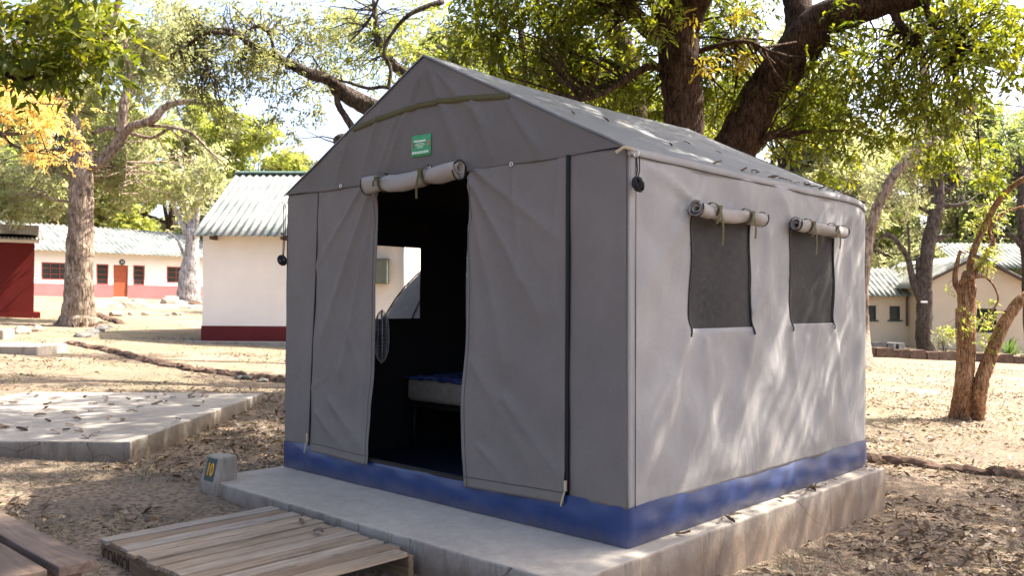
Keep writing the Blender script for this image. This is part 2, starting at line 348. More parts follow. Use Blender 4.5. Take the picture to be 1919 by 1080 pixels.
# number marker
mk = empty('number_marker', T(.07, -.54, 0) - Vector((0, 0, .15)), YAW, 'small sloping concrete block painted with number 10 at the platform corner', 'marker')
V = [(-.125, -.135, -.1), (.115, -.135, -.1), (.115, .05, -.1), (-.125, .05, -.1), (-.125, -.13, .15), (.115, -.13, .15), (.115, .05, .15), (-.125, .05, .15), (-.11, -.085, .345), (.108, -.085, .345), (.112, .05, .35), (-.112, .045, .345)]
F = [(0, 1, 5, 4), (1, 2, 6, 5), (2, 3, 7, 6), (3, 0, 4, 7), (4, 5, 9, 8), (5, 6, 10, 9), (6, 7, 11, 10), (7, 4, 8, 11), (8, 9, 10, 11), (3, 2, 1, 0)]
mk.scale = (.92, .92, .92); mk.location.x += .01
o = mesh_obj('block', V, F, M['marker'], mk); m = o.modifiers.new('b', 'BEVEL'); m.width = .016; m.segments = 2
tilt = math.atan2(.195, .045)
PM = Matrix.Translation((.0, -.1095, .245)) @ Matrix.Rotation(tilt, 4, 'X')
pc = MB(); pc.box((-.065, -.085, -.002), (.065, .085, .004), PM); pc.build('number_panel', simple('dark_green_paint', (.06, .075, .06)), mk)
def text_obj(name, s, size, mt, parent, Mx, ext=.001, sx=1., bold=0.):
    cu = bpy.data.curves.new(name, 'FONT'); cu.body = s; cu.size = size; cu.extrude = ext; cu.align_x = 'CENTER'; cu.align_y = 'CENTER'; cu.offset = bold
    t = bpy.data.objects.new(name + '_tmp', cu); col.objects.link(t); bpy.context.view_layer.update()
    me = bpy.data.meshes.new_from_object(t.evaluated_get(bpy.context.evaluated_depsgraph_get())); bpy.data.objects.remove(t)
    me.transform(Mx @ Matrix.Diagonal((sx, 1, 1, 1))); me.materials.clear(); me.materials.append(mt)
    o = bpy.data.objects.new(name, me); col.objects.link(o); o.parent = parent; return o
text_obj('painted_number', '10', .13, simple('yellow_paint', (.62, .3, .03)), mk, PM @ Matrix.Translation((0, -.004, .0055)), .001, .8, .003)

# pallet ---------------------------------------------------------------
pz = .165 - ST
pl = empty('wooden_pallet', T(1.62, -1.19, 0) - Vector((0, 0, ST - .05)), YAW, 'weathered slatted wooden pallet lying against the platform in front of the tent', 'pallet')
pl.rotation_euler = (0, R(.5), YAW)
d = MB(); nb = 12; u0 = .93 - 1.62; wd = 1.37 / nb
for i in range(nb):
    a = u0 + i * wd; y1 = .50 + random.uniform(-.035, .02); y0 = -.53 + random.uniform(-.012, .012); dz = random.uniform(-.004, .003)
    if i == 0: y1 += .02
    g = .018 + random.uniform(0, .009)
    d.box((a + g / 2, y0, .097 + dz), (a + wd - g / 2, y1, .119 + dz), r=random.random(), jit=.0025)
d.build('deck', M['pallet'], pl, rnd=True, bevel=.002)
for yy in (-.525, 0., .47):
    b = MB(); b.box((u0 + .002, yy, -.03), (u0 + 1.365, yy + .035, .096), r=random.random()); b.build('beam', M['palletx'], pl, rnd=True, bevel=.003)
text_obj('stencil_lettering', 'CONSOL', .1, simple('faded_black_ink', (.05, .025, .015)), pl, Matrix.Translation((u0 + .205, -.5262, .035)) @ Matrix.Rotation(R(90), 4, 'X'), .0006, .85, .002)
# bench
zb = .40 - ST
bz = ztf(*T(1.4, -2.5).xy)
bn = empty('wooden_bench', (T(1.4, -2.45).x, T(1.4, -2.45).y, bz), YAW, 'dark stained wooden bench of wide boards in the near left corner', 'bench')
H_ = .40 - bz
for (v0, v1, end) in ((-2.345, -2.2, 2.1), (-2.545, -2.385, 2.1), (-2.74, -2.585, 2.09)):
    b = MB(); b.box((.6 - 1.4, v0 + 2.45, H_ - .045), (end - 1.4, v1 + 2.45, H_), r=random.random(), jit=.002); b.build('board', M['bench'], bn, rnd=True, bevel=.005, seg=2)
for uu in (.75, 1.93):
    b = MB(); b.box((uu - 1.4, -.28, H_ - .135), (uu - 1.4 + .06, .235, H_ - .047), r=.3); b.build('crossbar', M['bench'], bn, rnd=True, bevel=.004)
    for vv in (-.24, .16):
        b = MB(); b.box((uu - 1.4 + .004, vv, -.03), (uu - 1.4 + .056, vv + .055, H_ - .137), r=.6); b.build('leg', M['bench'], bn, rnd=True, bevel=.004)

# ------------------------------------------------------------------ tent
tent = empty('tent', A0, YAW, 'large grey canvas frame tent with open door and blue skirt on the concrete platform', 'tent')
def folds(u, z, L):
    s = 0.
    for (u1, z1, u2, z2, wdt, amp) in L:
        du, dz = u2 - u1, z2 - z1; l2 = du * du + dz * dz; t = ((u - u1) * du + (z - z1) * dz) / l2; tc = min(1, max(0, t))
        dist = math.hypot(u - u1 - du * tc, z - z1 - dz * tc); ww = wdt * (.45 + .9 * tc)
        side = (u - u1) * dz - (z - z1) * du; sg_ = 1. if side > 0 else .45
        s += amp * (.55 * math.exp(-(dist / ww) ** 2) + .45 * math.exp(-dist / (ww * .55 * sg_))) * (1 - .55 * tc)
    return s
def nz(u, z, s=0.):
    return (math.sin(u * 5.3 + z * 2.1 + s) * math.cos(z * 3.7 - u * 1.9 + 2 * s) + .5 * math.sin(u * 11.7 - z * 6.3 + 3 * s) + .35 * math.sin(z * 14.1 + u * 9.2 + s))
def panel(name, us, zs, fn, mt, parent=tent, holes=(), thick=.003, inner=None):
    """grid panel: us, zs parameter lists; fn(u,z)->local xyz; holes = (u0,u1,z0,z1)"""
    V = [fn(a, b) for b in zs for a in us]; n = len(us); F = []
    for j in range(len(zs) - 1):
        for i in range(n - 1):
            cu, cz = (us[i] + us[i + 1]) / 2, (zs[j] + zs[j + 1]) / 2
            if any(h[0] < cu < h[1] and h[2] < cz < h[3] for h in holes): continue
            F.append((j * n + i, j * n + i + 1, (j + 1) * n + i + 1, (j + 1) * n + i))
    ms = [mt, inner] if inner else [mt]
    o = mesh_obj(name, V, F, ms, parent, smooth=True)
    if thick:
        m = o.modifiers.new('s', 'SOLIDIFY'); m.thickness = thick; m.offset = -1
        if inner: m.material_offset = 1; m.material_offset_rim = 0
    return o
def lin(a, b, n, cuts=()):
    L = list(np.linspace(a, b, n))
    for c in cuts:
        k = int(np.argmin([abs(x - c) for x in L])); L[k] = c
    return L
LN = M['shade_lining']; FN = {}; SEAM = simple('seam_thread', (.07, .063, .058))
zseam = lambda u: 2.052 - .018 * math.sin(math.pi * u / TW) + .004 * math.sin(9 * u)
# front panels (facing -v): parameter s 0..1 across, z
def front(name, ul, ur, z0, z1, off, fl=(), seed=0., amp=.004, n=60, nzs=110, wave=None):
    def fn(s, t):
        z = z0(s) + (z1 - z0(s)) * t if callable(z0) else z0 + (z1 - z0) * t
        u = ul(z) + (ur(z) - ul(z)) * s
        dv = -off - 1.1 * folds(u, z, fl) - amp * nz(u, z, seed)
        if wave: dv -= wave(s, z)
        return (u, dv, z)
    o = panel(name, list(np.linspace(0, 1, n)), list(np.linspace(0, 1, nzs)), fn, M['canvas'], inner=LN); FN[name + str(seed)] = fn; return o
zipL = lambda z: .336 + (.434 - .336) * min(1, max(0, (z - .22) / 1.83))
zipR = lambda z: 2.755
doorL = lambda z: 1.055 + .065 * (z - .16) / 1.9 - .008 * math.sin(z * 3.2) + .012 * math.exp(-((z - .2) / .08) ** 2)
doorR = lambda z: 1.966 + .028 * (z - .15) / 1.9 - .012 * math.exp(-((z - .62) / .28) ** 2) + .014 * math.exp(-((z - .15) / .2) ** 2)
front('front_corner_panel', lambda z: .012 * z, lambda z: zipL(z) - .006, .19, 2.05, .002, seed=1, amp=.003, n=24)
front('front_corner_panel', lambda z: zipR(z) + .008, lambda z: TW - .008 * z, .20, 2.05, .002, seed=2, amp=.003, n=24)
FLl = [(1.05, 2.0, .5, 1.0, .045, .03), (1.1, 1.95, .72, .75, .04, .026), (.95, 2.03, .42, 1.5, .03, .022), (1.08, 1.7, .95, .3, .05, .02), (.45, 2.03, .6, 1.3, .03, .012), (.6, .55, .95, .3, .06, .022), (.42, .45, .75, .25, .05, .018), (.8, 1.05, 1.05, .55, .06, .016)]
_r = random.Random(9)
for _i in range(16):
    _v, _z, _a, _l = _r.uniform(.45, 1.), _r.uniform(.25, 1.9), _r.gauss(-2.0, .5), _r.uniform(.15, .4)
    FLl.append((_v, _z, _v + _l * math.cos(_a), _z + _l * math.sin(_a), _r.uniform(.012, .03), _r.uniform(.002, .005)))
FLr = [(2.0, 2.0, 2.55, 1.2, .05, .032), (2.0, 1.95, 2.3, .9, .05, .026), (2.05, 2.04, 2.7, 1.6, .04, .02), (2.01, 1.7, 2.12, .5, .05, .02), (2.35, 2.04, 2.4, 1.3, .035, .014), (2.7, 2.03, 2.62, 1.2, .03, .010), (2.05, .9, 2.5, .35, .08, .018), (2.3, .7, 2.72, .3, .07, .018), (2.1, .4, 2.4, .2, .05, .012)]
for _i in range(22):
    _v, _z, _a, _l = _r.uniform(2.05, 2.7), _r.uniform(.25, 1.9), _r.gauss(-1.2, .5), _r.uniform(.15, .4)
    FLr.append((_v, _z, _v + _l * math.cos(_a), _z + _l * math.sin(_a), _r.uniform(.012, .03), _r.uniform(.002, .005)))
lf = front('door_flap', lambda z: zipL(z) + .007, doorL, lambda s: .158 + .004 * math.sin(6 * s), 2.045, .010, FLl, 3, .005, 70, 120, wave=lambda s, z: .016 * s ** 3 * (1 - z / 2.1) * math.sin(4 * z + 1) + .02 * max(0, 1 - z / .5) * (.4 + .6 * s))
rf = front('door_flap', doorR, lambda z: zipR(z) - .006, lambda s: .148 + .02 * s, 2.045, .010, FLr, 4.4, .005, 70, 120, wave=lambda s, z: .03 * (1 - s) ** 2 * math.exp(-((z - .6) / .35) ** 2) + .02 * max(0, 1 - z / .5))
# hems
def strip(name, pts, width, mt, parent=tent, thick=.003, nrm=(0, -1, 0), tdir=None):
    """flat ribbon along pts"""
    P = [Vector(p) for p in pts]; V = []; N = Vector(nrm)
    for i, p in enumerate(P):
        t = (P[min(i + 1, len(P) - 1)] - P[max(0, i - 1)]).normalized(); s = t.cross(N).normalized() * width / 2
        V += [p - s, p + s]
    F = [(2 * i, 2 * i + 1, 2 * i + 3, 2 * i + 2) for i in range(len(P) - 1)]
    o = mesh_obj(name, V, F, mt, parent, smooth=True); m = o.modifiers.new('s', 'SOLIDIFY'); m.thickness = thick; m.offset = 0; return o
# zips (front)
strip('zip', [(zipL(z) + .002 * math.sin(5 * z), -.006 - .002 * math.sin(z * 4), z) for z in np.linspace(.2, 2.05, 30)], .012, M['black'], thick=.012)
strip('zip', [(2.758, -.012, z) for z in np.linspace(.235, 2.05, 30)], .020, M['black'], thick=.012)
for (a, z) in ((.34, .27), (2.762, .275)):
    b = MB(); b.box((a - .006, -.034, z - .035), (a + .006, -.022, z + .02)); b.tube([(a - .004, -.03, z - .04), (a - .018, -.035, z - .09), (a - .03, -.03, z - .12)], .005, 6); b.build('zip_pull', M['tan'], tent)
for key in ('door_flap3', 'door_flap4.4'):
    for t_ in (.032, .035):
        if t_ == .035: continue
        strip('hem_seam', [Vector(FN[key](s_, t_)) + Vector((0, -.002, 0)) for s_ in np.linspace(.0, 1, 50)], .004, SEAM, thick=.001)
    sx0 = 1. if key.endswith('3') else 0.
    strip('edge_seam', [Vector(FN[key](abs(sx0 - .035), t_)) + Vector((0, -.002, 0)) for t_ in np.linspace(.0, .95, 60)], .003, SEAM, thick=.001)
# inner frame of the door and threshold zips
b = MB(); b.box((1.04, -.012, .172), (2.0, .0, .2)); b.build('door_threshold', M['black'], tent, bevel=.004)
b = MB(); b.box((1.04, -.018, .181), (2.0, -.012, .188)); b.build('threshold_zip', simple('brown_zip', (.04, .03, .02), .4), tent)
# header above the door
b = MB(); b.box((1.05, .02, 2.03), (2.05, .03, 2.06)); b.build('door_header', LN, tent)
# gable
def gab_top(u): return TH + (TR - TH) * (1 - abs(u - TW / 2) / (TW / 2))
GF = [(1.58, 2.8, 1.5, 2.1, .03, .012), (1.62, 2.75, 1.95, 2.1, .04, .026), (1.55, 2.7, 1.2, 2.1, .03, .016), (1.15, 2.55, .95, 2.08, .03, .016), (.8, 2.4, .65, 2.08, .025, .014), (2.3, 2.42, 2.55, 2.1, .03, .022), (1.7, 2.7, 2.25, 2.2, .04, .014), (1.35, 2.5, 1.1, 2.08, .02, .01), (2.0, 2.5, 2.2, 2.1, .03, .014)]
GF = [(a_, b_, c_, d_, e_ * 1.0, f_ * 2.0) for (a_, b_, c_, d_, e_, f_) in GF]
def gfn(s, t, side=0):
    u = .012 + s * (TW - .024); zt_ = gab_top(u) - .004; zb_ = zseam(u) + .0; z = zb_ + (max(zt_, zb_ + .001) - zb_) * t
    return (u, -.016 - folds(u, z, GF) * min(1, (zt_ - z) * 6 + .1) - .003 * nz(u, z, 7), z)
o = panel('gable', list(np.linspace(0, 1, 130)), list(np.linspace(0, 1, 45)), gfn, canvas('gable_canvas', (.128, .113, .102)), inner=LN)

# olive tape across gable
def tapez(u): return 2.497 - .06 * abs((u - 1.585) / .745) ** 1.6
strip('webbing_tape', [(u, gfn((u - .012) / (TW - .024), (tapez(u) - zseam(u)) / (gab_top(u) - .004 - zseam(u)))[1] - .006, tapez(u)) for u in np.linspace(.85, 2.325, 50)], .034, M['olive'], thick=.003)
# label
def on_g(u, z, off): return (u, gfn((u - .012) / (TW - .024), (z - zseam(u)) / (gab_top(u) - .004 - zseam(u)))[1] - off, z)
us = list(np.linspace(1.472, 1.66, 8)); zs = list(np.linspace(2.172, 2.31, 6))
lab = panel('maker_label', us, zs, lambda a, z: on_g(a, z + .0, .006), M['labelg'], thick=.002)
def lab_line(u0, u1, z, h, mt, nm='label_print', dash=None):
    b = MB(); 
    n_ = dash if dash else 1
    for i in range(n_):
        a = u0 + (u1 - u0) * i / n_; c = u0 + (u1 - u0) * (i + (.72 if dash else 1)) / n_
        p, q = Vector(on_g(a, z, .010)), Vector(on_g(c, z, .010)); b.add([p, q, q + Vector((0, 0, h)), p + Vector((0, 0, h))], [(0, 1, 2, 3)])
    o = b.build(nm, mt, lab); m = o.modifiers.new('s', 'SOLIDIFY'); m.thickness = .001; return o
lab_line(1.515, 1.615, 2.265, .010, M['white'], dash=9)
for zz, a, c in ((2.252, 1.53, 1.6), (2.243, 1.52, 1.61), (2.234, 1.535, 1.595), (2.225, 1.54, 1.59)): lab_line(a, c, zz, .004, M['labelw'], dash=8)
lab_line(1.49, 1.645, 2.19, .015, M['labelw'], dash=10)
for a in (1.482, 1.63): lab_line(a, a + .022, 2.235, .03, M['labelr'], 'label_emblem')
# eyelets
for (a, z) in ((.723, 2.058), (2.354, 2.04), (1.11, 2.055), (1.33, 2.05), (1.72, 2.075), (1.965, 2.075), (2.9, 2.03)):
    if a in (2.9,): continue
    b = MB(); ring = [(a + .011 * math.cos(t), -.03 - (.06 if 1. < a < 2. else 0), z + .011 * math.sin(t)) for t in np.linspace(0, 2 * math.pi, 15)]; b.tube(ring, .0035, 6, cap=False); b.build('eyelet', M['metal'], tent, smooth=True)
# rolls
def roll(P, Q, r, turns, seedv, parent=tent, lm=None, straps=(), nrm=Vector((0, -1, 0)), flat=.9, tails=True):
    P, Q = Vector(P), Vector(Q); ax = (Q - P).normalized(); up = Vector((0, 0, 1)); fw = nrm
    # outer roll surface as a spiral sheet
    na, nl = 28 * turns, 26; V = []; rng = random.Random(seedv)
    for j in range(nl + 1):
        s = j / nl; c = P + (Q - P) * s + Vector((0, 0, .007 * math.sin(7 * s + seedv) - .012 * math.sin(math.pi * s)))
        for i in range(na + 1):
            t = i / na; an = t * turns * 2 * math.pi + .5; rr = r * (.32 + .68 * t) * (1 + .07 * math.sin(3 * an + 5 * s + seedv) + .06 * math.sin(s * 14 + an + seedv) + .035 * math.sin(31 * s + 2 * an))
            for (ss, aa) in straps: rr *= 1 - .24 * math.exp(-((s - ss) / .045) ** 2)
            V.append(c + fw * rr * math.cos(an) * flat + up * rr * math.sin(an) * .93 + ax * .012 * math.sin(an * .5 + seedv) * (1 if j in (0, nl) else 0))
    F = [(j * (na + 1) + i, j * (na + 1) + i + 1, (j + 1) * (na + 1) + i + 1, (j + 1) * (na + 1) + i) for j in range(nl) for i in range(na)]
    o = mesh_obj('rolled_flap', V, F, M['roll'], parent, smooth=True); m = o.modifiers.new('s', 'SOLIDIFY'); m.thickness = .004; m.offset = 0
    # dark edge binding at both ends
    for s, sg in ((0, 1), (1, -1)):
        V = []
        for j in range(2):
            c = P + (Q - P) * s + ax * sg * (.008 * j - .003)
            for i in range(na + 1):
                t = i / na; an = t * turns * 2 * math.pi + .5; rr = r * (.32 + .68 * t) * 1.03 + .002; V.append(c + fw * rr * math.cos(an) * flat + up * rr * math.sin(an))
        F = [(i, i + 1, na + 2 + i, na + 1 + i) for i in range(int(na * .7), na)]
        q = mesh_obj('edge_binding', V, F, M['black'], o, smooth=True); m = q.modifiers.new('s', 'SOLIDIFY'); m.thickness = .004; m.offset = 0
    for (s, tail) in straps:
        c = P + (Q - P) * s; rr = r * .86 + .004
        loop = [c + fw * rr * math.cos(t) * flat + up * rr * math.sin(t) for t in np.linspace(-.6, 2 * math.pi - .6, 26)]
        V = [];
        for p in loop: V += [p - ax * .011, p + ax * .011]
        F = [(2 * i, 2 * i + 1, 2 * i + 3, 2 * i + 2) for i in range(len(loop) - 1)]
        b = MB(); b.add(V, F)
        p0 = c + fw * (rr + .006) + up * r * .3
        for kk, (tl, sw) in enumerate(((tail, .02), (tail * .45, -.035))):
            pts = [p0 + up * -tl * t + ax * sw * t * 1.2 + fw * (.012 * math.sin(t * 3)) for t in np.linspace(0, 1, 8)]
            V = []
            for p in pts: V += [p - ax * .010, p + ax * .010]
            b.add(V, [(2 * i, 2 * i + 1, 2 * i + 3, 2 * i + 2) for i in range(7)])
        b.box(p0 - ax * .016 - up * .012 - Vector((.0, .004, 0)), p0 + ax * .016 + up * .012 + Vector((.0, .008, 0)))
        q = b.build('tie_strap', M['olive'], o); m = q.modifiers.new('s', 'SOLIDIFY'); m.thickness = .002; m.offset = 0
    return o
roll((1.985, -.085, 2.04), (1.085, -.075, 2.025), .067, 3, 1, straps=((.32, .17), (.80, .05)), flat=.85)
# side wall (u = TW), facing +u, with two windows
W1 = (.575, 1.27, 1.108, 1.80); W2 = (1.80, 2.50, 1.117, 1.79)
SF = [(.62, 1.82, .08, 2.0, .05, .03), (.6, 1.8, .12, 1.3, .09, .03), (1.3, 1.8, 1.5, 2.0, .05, .018), (1.3, 1.2, 1.75, 1.6, .07, .016), (.57, 1.1, .25, .4, .12, .03), (1.28, 1.08, 1.1, .3, .10, .026), (1.8, 1.1, 2.0, .3, .09, .022), (2.5, 1.1, 2.8, .35, .08, .02), (2.6, 1.8, 2.95, 1.95, .04, .02), (1.8, 1.8, 1.6, 2.02, .05, .018), (2.85, 1.9, 2.8, .9, .06, .02), (3.0, 1.9, 2.98, .7, .04, .014), (.75, 1.05, .85, .3, .06, .012), (1.5, 1.7, 1.52, .9, .12, .018), (2.1, 1.0, 1.5, .35, .07, .014), (2.7, .9, 2.2, .3, .06, .012)]
_r = random.Random(5)
for _i in range(46):
    _v, _z, _a, _l = _r.uniform(.1, 3.), _r.uniform(.25, 1.95), _r.gauss(1.9, .75), _r.uniform(.15, .5)
    SF.append((_v, _z, _v + _l * math.cos(_a), _z + _l * math.sin(_a), _r.uniform(.015, .04), _r.uniform(.002, .006) * _r.choice((1, -1))))
def sfn(v, z, off=0.):
    b = min(1, v * 8) * min(1, (TL - v) * 8 + .15) * min(1, (z - .15) * 7 + .1) * min(1, (2.05 - z) * 9 + .1)
    return (TW - .002 * (z / 2) + off + b * (folds(v, z, SF) + .0105 * nz(v * 1.2, z, 5) + .012 * math.sin(math.pi * min(1, v / TL))), v, z)
vs = sorted(set([round(x, 4) for x in lin(.0, TL - .01, 110, (W1[0], W1[1], W2[0], W2[1]))])); zsS = lin(.19, 2.03, 80, (W1[2], W2[2], W1[3]))
CS = canvas('lit_side_canvas', (.268, .254, .246), dirt=.2)  # front cloth in a lighter colour, standing in for light on this side
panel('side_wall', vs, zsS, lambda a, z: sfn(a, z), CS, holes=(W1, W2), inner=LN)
for Wn, sd in ((W1, 3), (W2, 5)):
    panel('window_net', list(np.linspace(Wn[0] - .01, Wn[1] + .01, 20)), list(np.linspace(Wn[2] - .01, Wn[3] + .01, 20)), lambda a, z: (sfn(a, z)[0] - .006, a, z), M['net'], thick=0)
    for a in (Wn[0], Wn[1]):
        strip('window_zip', [(sfn(a, z)[0] + .004, a + .003 * math.sin(9 * z + a), z) for z in np.linspace(Wn[2] - .045, Wn[3], 30)], .011, M['black'], nrm=(1, 0, 0), thick=.004)
    xo = sfn(Wn[0], 1.79)[0] + .05
    roll((xo, Wn[0] - .045, 1.775), (xo - .005, Wn[1] + .035, 1.772), .048, 3, sd, straps=((.22, .21), (.72, .15)), nrm=Vector((1, 0, 0)))
# left wall (u = 0) with the same windows, back wall
WL1 = (.60, 1.325, 1.108, 1.715); WL2 = (1.875, 2.55, 1.10, 1.715)
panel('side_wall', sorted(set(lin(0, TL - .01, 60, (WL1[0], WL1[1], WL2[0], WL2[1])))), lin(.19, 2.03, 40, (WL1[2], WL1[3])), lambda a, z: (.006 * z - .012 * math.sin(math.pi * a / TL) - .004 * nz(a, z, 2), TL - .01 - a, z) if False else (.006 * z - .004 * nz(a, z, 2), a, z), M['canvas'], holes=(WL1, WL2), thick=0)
panel('side_shade_lining', sorted(set(lin(0.01, TL - .02, 60, (WL1[0], WL1[1], WL2[0], WL2[1])))), lin(.025, 2.03, 40, (WL1[2], WL1[3])), lambda a, z: (.006 * z - .004 * nz(a, z, 2) + .008, a, z), LN, holes=(WL1, WL2), thick=0)  # inner sheet whose dark colour paints the interior shade
for Wn in (WL1, WL2):
    panel('window_net', [Wn[0] - .01, Wn[1] + .01], [Wn[2] - .01, Wn[3] + .01], lambda a, z: (.004, a, z), M['netthin'], thick=0)
panel('back_wall', list(np.linspace(0, TW, 40)), list(np.linspace(.19, 2.05, 30)), lambda a, z: (a, TL - .01 + .004 * nz(a, z, 4), z), M['canvas'], thick=0)
panel('back_gable', list(np.linspace(0.01, TW - .01, 40)), [0, 1], lambda a, t: (a, TL - .012, 2.04 + (gab_top(a) - 2.04) * t), M['canvas'], thick=0)
panel('back_shade_lining', [.01, TW - .01], [.025, 2.05], lambda a, z: (a, TL - .02, z), LN, thick=0)
panel('back_gable_shade_lining', list(np.linspace(0.02, TW - .02, 40)), [0, 1], lambda a, t: (a, TL - .022, 2.04 + (gab_top(a) - .01 - 2.04) * t), LN, thick=0)
# roof
def rfn(side):
    def fn(a, v):   # a 0 eave .. 1 ridge
        sg = math.sin(math.pi * min(1, max(0, v / (TL - .05)))); z = TH + (TR - TH) * a
        z -= .028 * sg * a ** 3 + .022 * sg * math.sin(math.pi * a) + .002 * nz(a * 2, v, 3) + .003 * math.sin(v * 6.5) * math.sin(math.pi * a)
        if v > TL - .22: z -= .05 * ((v - TL + .22) / .22) ** 2 * (1 - a)
        un = (TW / 2) * (1 - a) + .003 * (1 - a)
        z += -.012 + .004
        return (TW / 2 + side * un, v, z + .016)
    return fn
av = list(np.linspace(0, 1, 40)); vv = list(np.linspace(-.022, TL - .005, 70))
o = panel('roof', av, vv, rfn(1), M['roofc'], thick=0); 
for sgn, nm in ((1, 'roof'), (-1, 'roof')):
    if sgn == -1: panel(nm, av, vv, rfn(-1), M['roofc'], thick=0)
    panel('roof_shade_lining', list(np.linspace(0, 1, 12)), list(np.linspace(.0, TL - .02, 12)), lambda a, v, s=sgn: (TW / 2 + s * TW / 2 * (1 - a), v, TH + (TR - TH) * a - .055), LN, thick=0)
# roof front edge fold over the gable
for sd_ in (1, -1):
    f_ = rfn(sd_); pts = [Vector(f_(a, -.022)) for a in np.linspace(0, 1, 40)]
    V = []
    for p in pts: V += [p, p + Vector((0, -.001, -.012))]
    mesh_obj('roof_edge', V, [(2 * i, 2 * i + 1, 2 * i + 3, 2 * i + 2) for i in range(39)], M['roofc'], tent, smooth=True)
# eave valance on right side
def vfn(v, t):
    f0 = Vector(rfn(1)(0, v)); return (f0.x + .001 + .002 * t + .001 * math.sin(v * 8) * t, v, f0.z - .048 * t - .001)
panel('eave_valance', list(np.linspace(-.02, TL - .006, 70)), [0, .5, 1], vfn, CS, thick=.001)
mesh_obj('eave_seam', [q for v in np.linspace(0, TL - .02, 60) for q in ((vfn(v, 1)[0] + .004, v, vfn(v, 1)[2] - .0), (vfn(v, 1)[0] + .004, v, vfn(v, 1)[2] + .005))], [(2 * i, 2 * i + 1, 2 * i + 3, 2 * i + 2) for i in range(59)], simple('dark_thread', (.03, .03, .035)), tent)
# corner piping
b = MB(); b.tube([(TW - .004 * z, -.001, z) for z in np.linspace(.2, 2.03, 14)], .003, 6); b.build('corner_piping', M['canvas'], tent, smooth=True)
b = MB(); b.tube([(TW + .008 - .004 * z / 2, .055, z) for z in np.linspace(.2, 2.0, 14)], .0022, 5); b.build('corner_seam', M['black'], tent, smooth=True)
# skirt
def skirt():
    path = []; N = 70
    for i in range(N): path.append((TW * i / N, -.004, (0, -1)))
    for i in range(N): path.append((TW + .004, TL * i / N, (1, 0)))
    for i in range(20): path.append((TW * (1 - i / 20), TL, (0, 1)))
    for i in range(20): path.append((-.003, TL * (1 - i / 20), (-1, 0)))
    V = []; H = 9; n = len(path)
    for j in range(H):
        z = .205 * j / (H - 1)
        for i, (x, y, nn) in enumerate(path):
            edge = 1
            if nn == (0, -1): edge = min(1, x * 5, (TW - x) * 5)
            if nn == (1, 0): edge = min(1, y * 5, (TL - y) * 5)
            b = (.012 * math.sin(math.pi * j / (H - 1)) + .004 * nz(x * 1.5 + y, z * 4, 1) + .003 * math.sin(23 * (x + y) + 9 * z) * math.sin(math.pi * j / (H - 1))) * edge
            zz = z + (.010 * math.sin(2.3 * x + 1.7 * y + 1) if j == H - 1 else 0) * edge - (.012 if j == H - 1 and nn == (0, -1) and x < 1.5 else 0)
            if j == 0: zz = .003
            V.append((x + nn[0] * b, y + nn[1] * b, zz))
    F = [(j * n + i, j * n + (i + 1) % n, (j + 1) * n + (i + 1) % n, (j + 1) * n + i) for j in range(H - 1) for i in range(n)]
    return mesh_obj('skirt', V, F, M['pvc'], tent, smooth=True)
skirt()
b = MB(); b.box((.01, .01, .004), (TW - .01, TL - .01, .02)); b.build('groundsheet', simple('dark_blue_groundsheet', (.008, .012, .03), .7), tent)
# guy rope bundles
def bundle(x, y, ztop, zb, outdir, nm='guy_rope'):
    b = MB(); rng = random.Random(4)
    b.tube([(x, y, ztop), (x + .006, y, (ztop + zb) / 2), (x - .004, y, zb + .03)], .0035, 5)
    b.tube([(x + .014, y + .006, ztop), (x + .012, y + .01, (ztop + zb) / 2), (x + .01, y, zb + .03)], .0035, 5)
    c = Vector((x, y, zb)) + Vector(outdir) * .01
    for i in range(11):
        a1, a2 = rng.uniform(0, 3.14), rng.uniform(-.5, .5); rr = rng.uniform(.022, .04)
        ring = []
        for t in np.linspace(0, 2 * math.pi, 15):
            p = Vector((rr * math.cos(t), rr * math.sin(t) * .25, rr * 1.0 * math.sin(t) + 0)); p.rotate(Matrix.Rotation(a1, 3, 'Z')); p.rotate(Matrix.Rotation(a2, 3, 'X')); ring.append(c + p)
        b.tube(ring, .005, 5, cap=False)
    o = b.build(nm, M['rope'], tent, smooth=True)
    h = MB(); h.tube([(x + .016 * math.cos(t), y, ztop + .012 + .016 * math.sin(t)) for t in np.linspace(0, 2 * math.pi, 12)], .0035, 6, cap=False); h.build('ring', M['metal'], o, smooth=True)
    return o
bundle(TW + .035, .015, 2.0, 1.855, (1, 0, 0))
b = MB(); b.tube([(TW + .03, -.0, 2.03), (TW - .01, -.03, 2.045), (TW - .05, -.045, 2.02)], .009, 6); b.build('strap_end', M['tan'], tent)
bundle(-.03, -.01, 1.98, 1.56, (-1, 0, 0))
# tent poles inside
for (a, b_) in ((.05, .05), (TW - .06, .06), (.05, TL - .07), (TW - .06, TL - .07)):
    m_ = MB(); m_.tube([(a, b_, .02), (a, b_, 2.0)], .014, 8); m_.build('pole', M['darkmetal'], tent, smooth=True)

